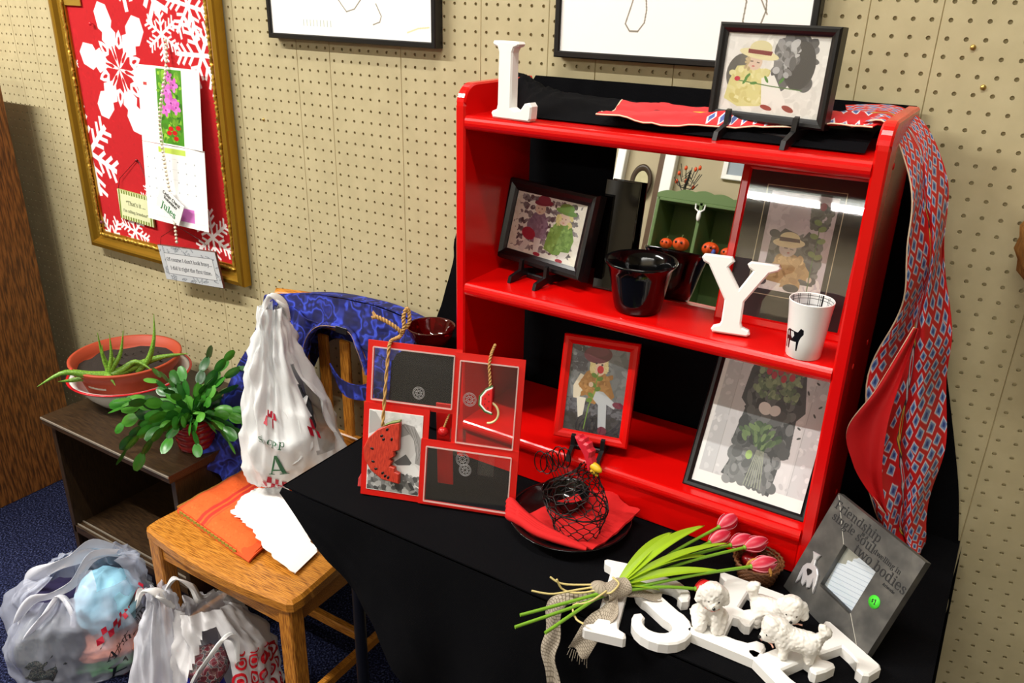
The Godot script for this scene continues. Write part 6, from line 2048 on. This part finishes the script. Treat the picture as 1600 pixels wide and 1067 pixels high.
	partw(t3, "film", B.new().grid(84, 50, func(u, w): return s3.call(TAU * u - PI, 1.0 - w), func(u, w):
		var a: float = TAU * u - PI
		var v: float = 1.0 - w
		return (a > -.75 and a < .05 and v > .38 and v < .8 and v - .38 < (a + .95) * .62) or v > .93), f3)
	var rg: Array = []
	for k in 24:
		var gx = (k % 5) * .034 + (k / 5) * .010
		var gy = (k / 5) * .030 - (k % 5) * .008
		rg.append_array(rings(gx, gy, 0, .0052))
		rg.append_array(rings(gx, gy, .0092, .0138))
	var b3 = B.new()
	for poly in rg:
		if poly[0].y > .125 - poly[0].x * .25:
			continue
		var q: Array = []
		for j in 4:
			q.append(wrap_on(s3, .0 + poly[j].x * 8.5, .34 + poly[j].y * 2.4))
		b3.quad(q[0], q[1], q[2], q[3])
	partw(t3, "target_rings", b3, mt("ring_red", S(204, 8, 30), .5))
	var f3h = film("film_white", S(240, 240, 240), .86)
	strap(t3, [c3 + r3 * -.05 + Vector3(0, .19, 0) + n3 * .085, c3 + r3 * -.03 + Vector3(0, .235, 0) + n3 * .1, c3 + r3 * .0 + Vector3(0, .275, 0) + n3 * .1, c3 + r3 * .035 + Vector3(0, .30, 0) + n3 * .085, c3 + r3 * .055 + Vector3(0, .275, 0) + n3 * .08, c3 + r3 * .05 + Vector3(0, .22, 0) + n3 * .09], .03, Vector3(.5, .5, .2), f3h)
	var pm = mt("cloth_memphis", Color.WHITE, .8)
	tri_map(pm, noise(.03, [[0.0, S(96, 26, 40)], [.38, S(120, 40, 56)], [.46, S(222, 216, 196)], [.5, S(70, 96, 130)], [.56, S(52, 56, 60)], [.7, S(150, 158, 140)], [1.0, S(60, 30, 80)]], 256, 1, 101, FastNoiseLite.TYPE_CELLULAR), Vector3(9, 9, 9))
	cloth_lump("folded_cloth", "patterned necktie cloth showing in the ring bag opening", c3 + r3 * -.008 + n3 * .045 + Vector3(0, .20, 0), Vector3(.045, .042, .045), y3, pm, 102)
	cloth_lump("folded_cloth", "royal blue cloth in the tear of the ring bag", c3 + r3 * -.028 + n3 * .045 + Vector3(0, .125, 0), Vector3(.05, .06, .05), y3, mt("cloth_royal", S(26, 28, 170), .75), 103)
	# --- plain bag beside it
	var f4 = film("film_plain", S(228, 230, 240), .66)
	var c4 = Vector3(.292, -1.475, .610)
	var rows4 = [[.001, -.06, .03, .04, .04], [.006, -.085, .05, .055, .05], [.08, -.085, .05, .06, .05], [.17, -.065, .045, .055, .045], [.25, -.045, .04, .045, .035], [.31, -.03, .035, .03, .025], [.36, -.012, .03, .018, .015], [.385, -.004, .024, .012, .012]]
	var s4 = bag_surf(c4, y3, rows4, .007, 110)
	var t4 = thing("shopping_bag", "plain white tied plastic bag left of the ring bag", "plastic bag", c4, "plastic shopping bags")
	partw(t4, "film", B.new().grid(64, 50, func(u, w): return s4.call(TAU * u - PI, 1.0 - w)), f4)
	strap(t4, [c4 + Vector3(-.02, .36, .03), c4 + Vector3(-.005, .395, .02), c4 + Vector3(.02, .385, -.0), c4 + Vector3(.03, .34, -.02)], .03, Vector3(.7, 0, .5), f3h)
	strap(t4, [c4 + r3 * .02 + Vector3(0, .37, 0), c4 + r3 * .045 + Vector3(0, .40, 0), c4 + r3 * .075 + Vector3(0, .37, 0), c4 + r3 * .09 + Vector3(0, .33, 0), c4 + r3 * .13 + Vector3(0, .30, 0) - n3 * .05], .03, Vector3(.5, .2, .6), f3h)
	cloth_lump("folded_cloth", "red cloth low inside the plain white bag", c4 + r3 * .0 + n3 * .005 + Vector3(0, .06, 0), Vector3(.045, .045, .035), y3, mt("cloth_red", S(190, 20, 40), .8), 112)

func seat_things() -> void:
	# orange placemat folded in two on the seat
	var op = Pt.new(256, 256, S(232, 96, 34))
	op.flecks(0, 0, 1, 1, 1500, .008, S(222, 84, 26), S(242, 112, 50), 120)
	for q in [[.30, .34, S(206, 50, 34)], [.36, .40, S(206, 50, 34)], [.42, .43, S(214, 66, 40)]]:
		op.rect(q[0], 0, q[1], 1, q[2])
	op.rect(.0, .0, .03, 1, S(150, 96, 24))
	op.rect(.0, .0, 1, .025, S(150, 96, 24))
	op.rect(.03, .0, .06, 1, S(214, 74, 26))
	op.soften(2)
	var om = printed("orange_weave", op, .9)
	var ob = mt("orange_plain", S(216, 78, 26), .9)
	var t = thing("orange_placemat", "folded orange striped placemat on the oak chair seat", "placemat", Vector3(.33, -1.0195, .37))
	var cn = [Vector3(.182, 0, .236), Vector3(.425, 0, .262), Vector3(.462, 0, .488), Vector3(.180, 0, .452)]
	for k in 3:
		var f = func(u, w):
			var a: Vector3 = cn[0].lerp(cn[1], u)
			var e: Vector3 = cn[3].lerp(cn[2], u)
			var p = a.lerp(e, w)
			p += Vector3(.004, 0, .003) * (2 - k) * (1 if w > .5 else 0)
			var edge: float = smoothstep(0.0, .12, u) * smoothstep(0.0, .12, 1 - u) * smoothstep(0.0, .12, 1 - w)
			p.y = -1.0155 + .0072 * k * (.55 + .45 * edge) + .003 * edge + .003 * wave(u * 3 + k, w * 4, 121) + .006 * smoothstep(.8, 1.0, u) * sin(w * 9 + k)
			return p
		partw(t, ["lower_layer", "middle_layer", "top_layer"][k], B.new().sheet(26, 26, f, .0045), om if k == 2 else ob)
	var sp = B.new()
	for k in 16:
		var u = .08 + .05 * k
		sp.box(cn[3].lerp(cn[2], u) + Vector3(.002, -1.011, .0045), Vector3(.011, .008, .002))
	partw(t, "woven_border", sp, mt("border_green", S(150, 130, 40), .9))
	# crumpled paper towel lying over it
	var pw = mt("paper_towel", S(244, 243, 240), .95)
	var towel = func(u, w):
		var le = [Vector3(.306, -.983, .322), Vector3(.325, -.983, .41), Vector3(.397, -.985, .43), Vector3(.5, -.996, .462), Vector3(.580, -1.014, .468)]
		var ri = [Vector3(.354, -.983, .272), Vector3(.40, -.982, .29), Vector3(.453, -.986, .328), Vector3(.51, -1.003, .362), Vector3(.566, -1.014, .384)]
		var p = pline(le, w).lerp(pline(ri, w), u)
		var k: float = 1.0 - smoothstep(.45, .7, w)
		p.y += .0045 * k * absf(wave(u * 5, w * 7, 123)) * 2 + .0015 * sin(w * 14)
		if u < .02 or u > .98:
			p += Vector3(.006, 0, -.004) * wave(w * 30, u, 124) * (1.0 + k)
		return p
	solo("paper_towel", "crumpled white paper towel lying over the orange placemat", "paper towel", B.new().sheet(22, 40, towel, .0018), pw, Vector3.ZERO)

# ---------- the shop behind the camera, seen in the mirror ----------
func shop_side() -> void:
	var zw = 4.0
	var gm = mt("sage_paint", S(92, 116, 66), .6)
	var t = thing("sage_hutch", "sage green hutch with scalloped crest against the opposite wall", "hutch", Vector3(.06, -FY, 3.84))
	for x in [-.21, .07, .36]:
		partw(t, "upright", B.new().box(Vector3(x, (.06 - FY) / 2, 3.83), Vector3(.022, FY + .06, .30), .003), gm)
	for y in [.05, -.26, -.60, -.95, -1.38]:
		partw(t, "board", B.new().box(Vector3(.075, y, 3.83), Vector3(.57, .02, .3), .003), gm)
	partw(t, "back_panel", B.new().box(Vector3(.075, -.66, 3.975), Vector3(.56, 1.42, .01)), gm)
	var cr = PackedVector2Array([Vector2(-.225, .06)])
	for k in 31:
		var u = k / 30.0
		cr.append(Vector2(lerpf(-.225, .375, u), .085 + .035 * sin(PI * u) + .012 * absf(sin(u * PI * 5))))
	cr.append(Vector2(.375, .06))
	partw(t, "crest", B.new().ext(cr, .016, .002, Transform3D(Basis(Vector3(-1, 0, 0), Vector3.UP, Vector3(0, 0, -1)), Vector3(.15, 0, 3.7))), gm)
	var or1 = mt("pumpkin_orange", S(214, 74, 14), .5)
	for q in [[-.13, -.249, 3.76, .042, "small orange toy pumpkin at the left of the sage hutch shelf"], [-.03, -.249, 3.75, .055, "round carved toy pumpkin left of the hutch divider"], [.16, -.249, 3.75, .056, "orange toy pumpkin right of the hutch divider"], [.27, -.249, 3.76, .046, "orange toy pumpkin at the right end of the hutch shelf"]]:
		var pk = thing("toy_pumpkin", q[4], "pumpkin", Vector3(q[0], q[1], q[2]), "toy pumpkins on the hutch")
		var r: float = q[3]
		part(pk, "shell", B.new().grid(48, 14, func(u, w):
			var a: float = TAU * u
			var rr: float = r * (1.0 - .09 * absf(sin(a * 4)))
			return Vector3(rr * cos(a) * sin(PI * w), r * .8 * (1.0 + cos(PI * w)) * .98, rr * sin(a) * sin(PI * w))), or1)
		part(pk, "stalk", B.new().tube([Vector3(0, r * 1.5, 0), Vector3(.004, r * 1.85, .004)], .006, 6), mt("stalk_green", S(70, 84, 30), .7))
		for e in [-1, 1]:
			part(pk, "carved_eye", B.new().ball(Vector3(e * r * .32, r * .95, -r * .9), Vector3(r * .14, r * .14, r * .1), 8, 6), M.black_satin)
	for q in [[.12, "blue toy figure beside the pumpkins on the hutch", S(50, 70, 150)], [.32, "purple toy figure at the right end of the hutch shelf", S(70, 50, 120)]]:
		var tf = thing("toy_figure", q[1], "toy", Vector3(q[0] + .08 if q[0] < .2 else q[0], -.249, 3.70))
		part(tf, "torso", B.new().lathe([Vector2(0, 0), Vector2(.016, 0), Vector2(.013, .03), Vector2(.008, .045), Vector2(0, .047)], 12), mt("toy_suit", q[2], .6))
		part(tf, "head", B.new().ball(Vector3(0, .058, 0), Vector3.ONE * .013, 12, 8), or1)
	var an = thing("antler_ornament", "white antler ornament on the hutch divider", "ornament", Vector3(.07, -.01, 3.68))
	part(an, "skull", B.new().ball(Vector3(0, -.01, -.008), Vector3(.014, .034, .01), 10, 8), M.white_paint)
	for e in [-1, 1]:
		part(an, "antler", B.new().tube([Vector3(e * .006, .015, -.008), Vector3(e * .028, .03, -.01), Vector3(e * .03, .06, -.01)], .005, 6), M.white_paint)
	# twig tree with orange trinkets on top of the hutch
	var tt = thing("twig_tree", "black twig tree hung with orange trinkets on the hutch", "decoration", Vector3(-.10, .061, 3.83))
	var g = RandomNumberGenerator.new()
	g.seed = 9
	part(tt, "trunk", B.new().tube([Vector3(0, 0, 0), Vector3(-.01, .09, 0), Vector3(.01, .2, 0)], [.012, .008, .004], 7), M.black_satin)
	for k in 22:
		var y = .05 + .007 * k
		var a = k * 2.4
		var e = Vector3(cos(a) * g.randf_range(.05, .1), y + g.randf_range(.02, .07), sin(a) * g.randf_range(.03, .07))
		part(tt, "twig", B.new().tube([Vector3(0, y, 0), e * .6 + Vector3(0, .01, 0), e], .0028, 5), M.black_satin)
		if k % 3 == 0:
			part(tt, "trinket", B.new().ball(e - Vector3(0, .016, 0), Vector3(.011, .015, .011), 8, 6), or1)
	# white door casing, dark oval mirror and a white framed print on the far wall
	var tr = struct("trim_1", B.new().box(Vector3(-.285, -.23, zw - .03), Vector3(.075, 2.48, .06), .004), M.white_paint)
	struct("trim_2", B.new().box(Vector3(-.345, -.23, zw - .02), Vector3(.045, 2.48, .04), .004), mt("casing_brown", S(86, 62, 40), .6))
	struct("trim_3", B.new().box(Vector3(-.63, -.23, zw - .03), Vector3(.06, 2.48, .06), .004), M.white_paint)
	var ov = thing("oval_mirror", "dark framed oval mirror on the opposite wall", "mirror", Vector3(-.47, .06, zw - .012))
	part(ov, "frame", B.new().lathe([Vector2(.045, 0), Vector2(.075, .004), Vector2(.078, .016), Vector2(.066, .024), Vector2(.048, .012)], 36, Transform3D(Basis(Vector3.RIGHT, -PI / 2).scaled(Vector3(1, 1.5, 1)), Vector3(0, .1, 0))), mt("frame_brown", S(60, 44, 30), .4))
	part(ov, "mirror_face", B.new().lathe([Vector2(0, .009), Vector2(.05, .009)], 36, Transform3D(Basis(Vector3.RIGHT, -PI / 2).scaled(Vector3(1, 1.5, 1)), Vector3(0, .1, 0))), M.mirror_silver)
	var wp = thing("white_frame", "white framed print high on the opposite wall", "picture frame", Transform3D(Basis(Vector3.UP, PI), Vector3(.22, .25, zw - .005)))
	rails(wp, -.16, 0, .16, .26, [Vector2(0, 0), Vector2(0, .018), Vector2(.004, .02), Vector2(.03, .018), Vector2(.03, .008)], M.white_paint)
	part(wp, "print", plate(.27, .21, .008, 0, .13), mt("print_paper", S(150, 160, 170), .6))

func rest() -> void:
	wall_things()
	shelf_things()
	collage()
	letters_and_dogs()
	hen_plate()
	tulips()
	basket_and_sign()
	scarf()
	plants()
	denim()
	seat_things()
	bags()
	shop_side()
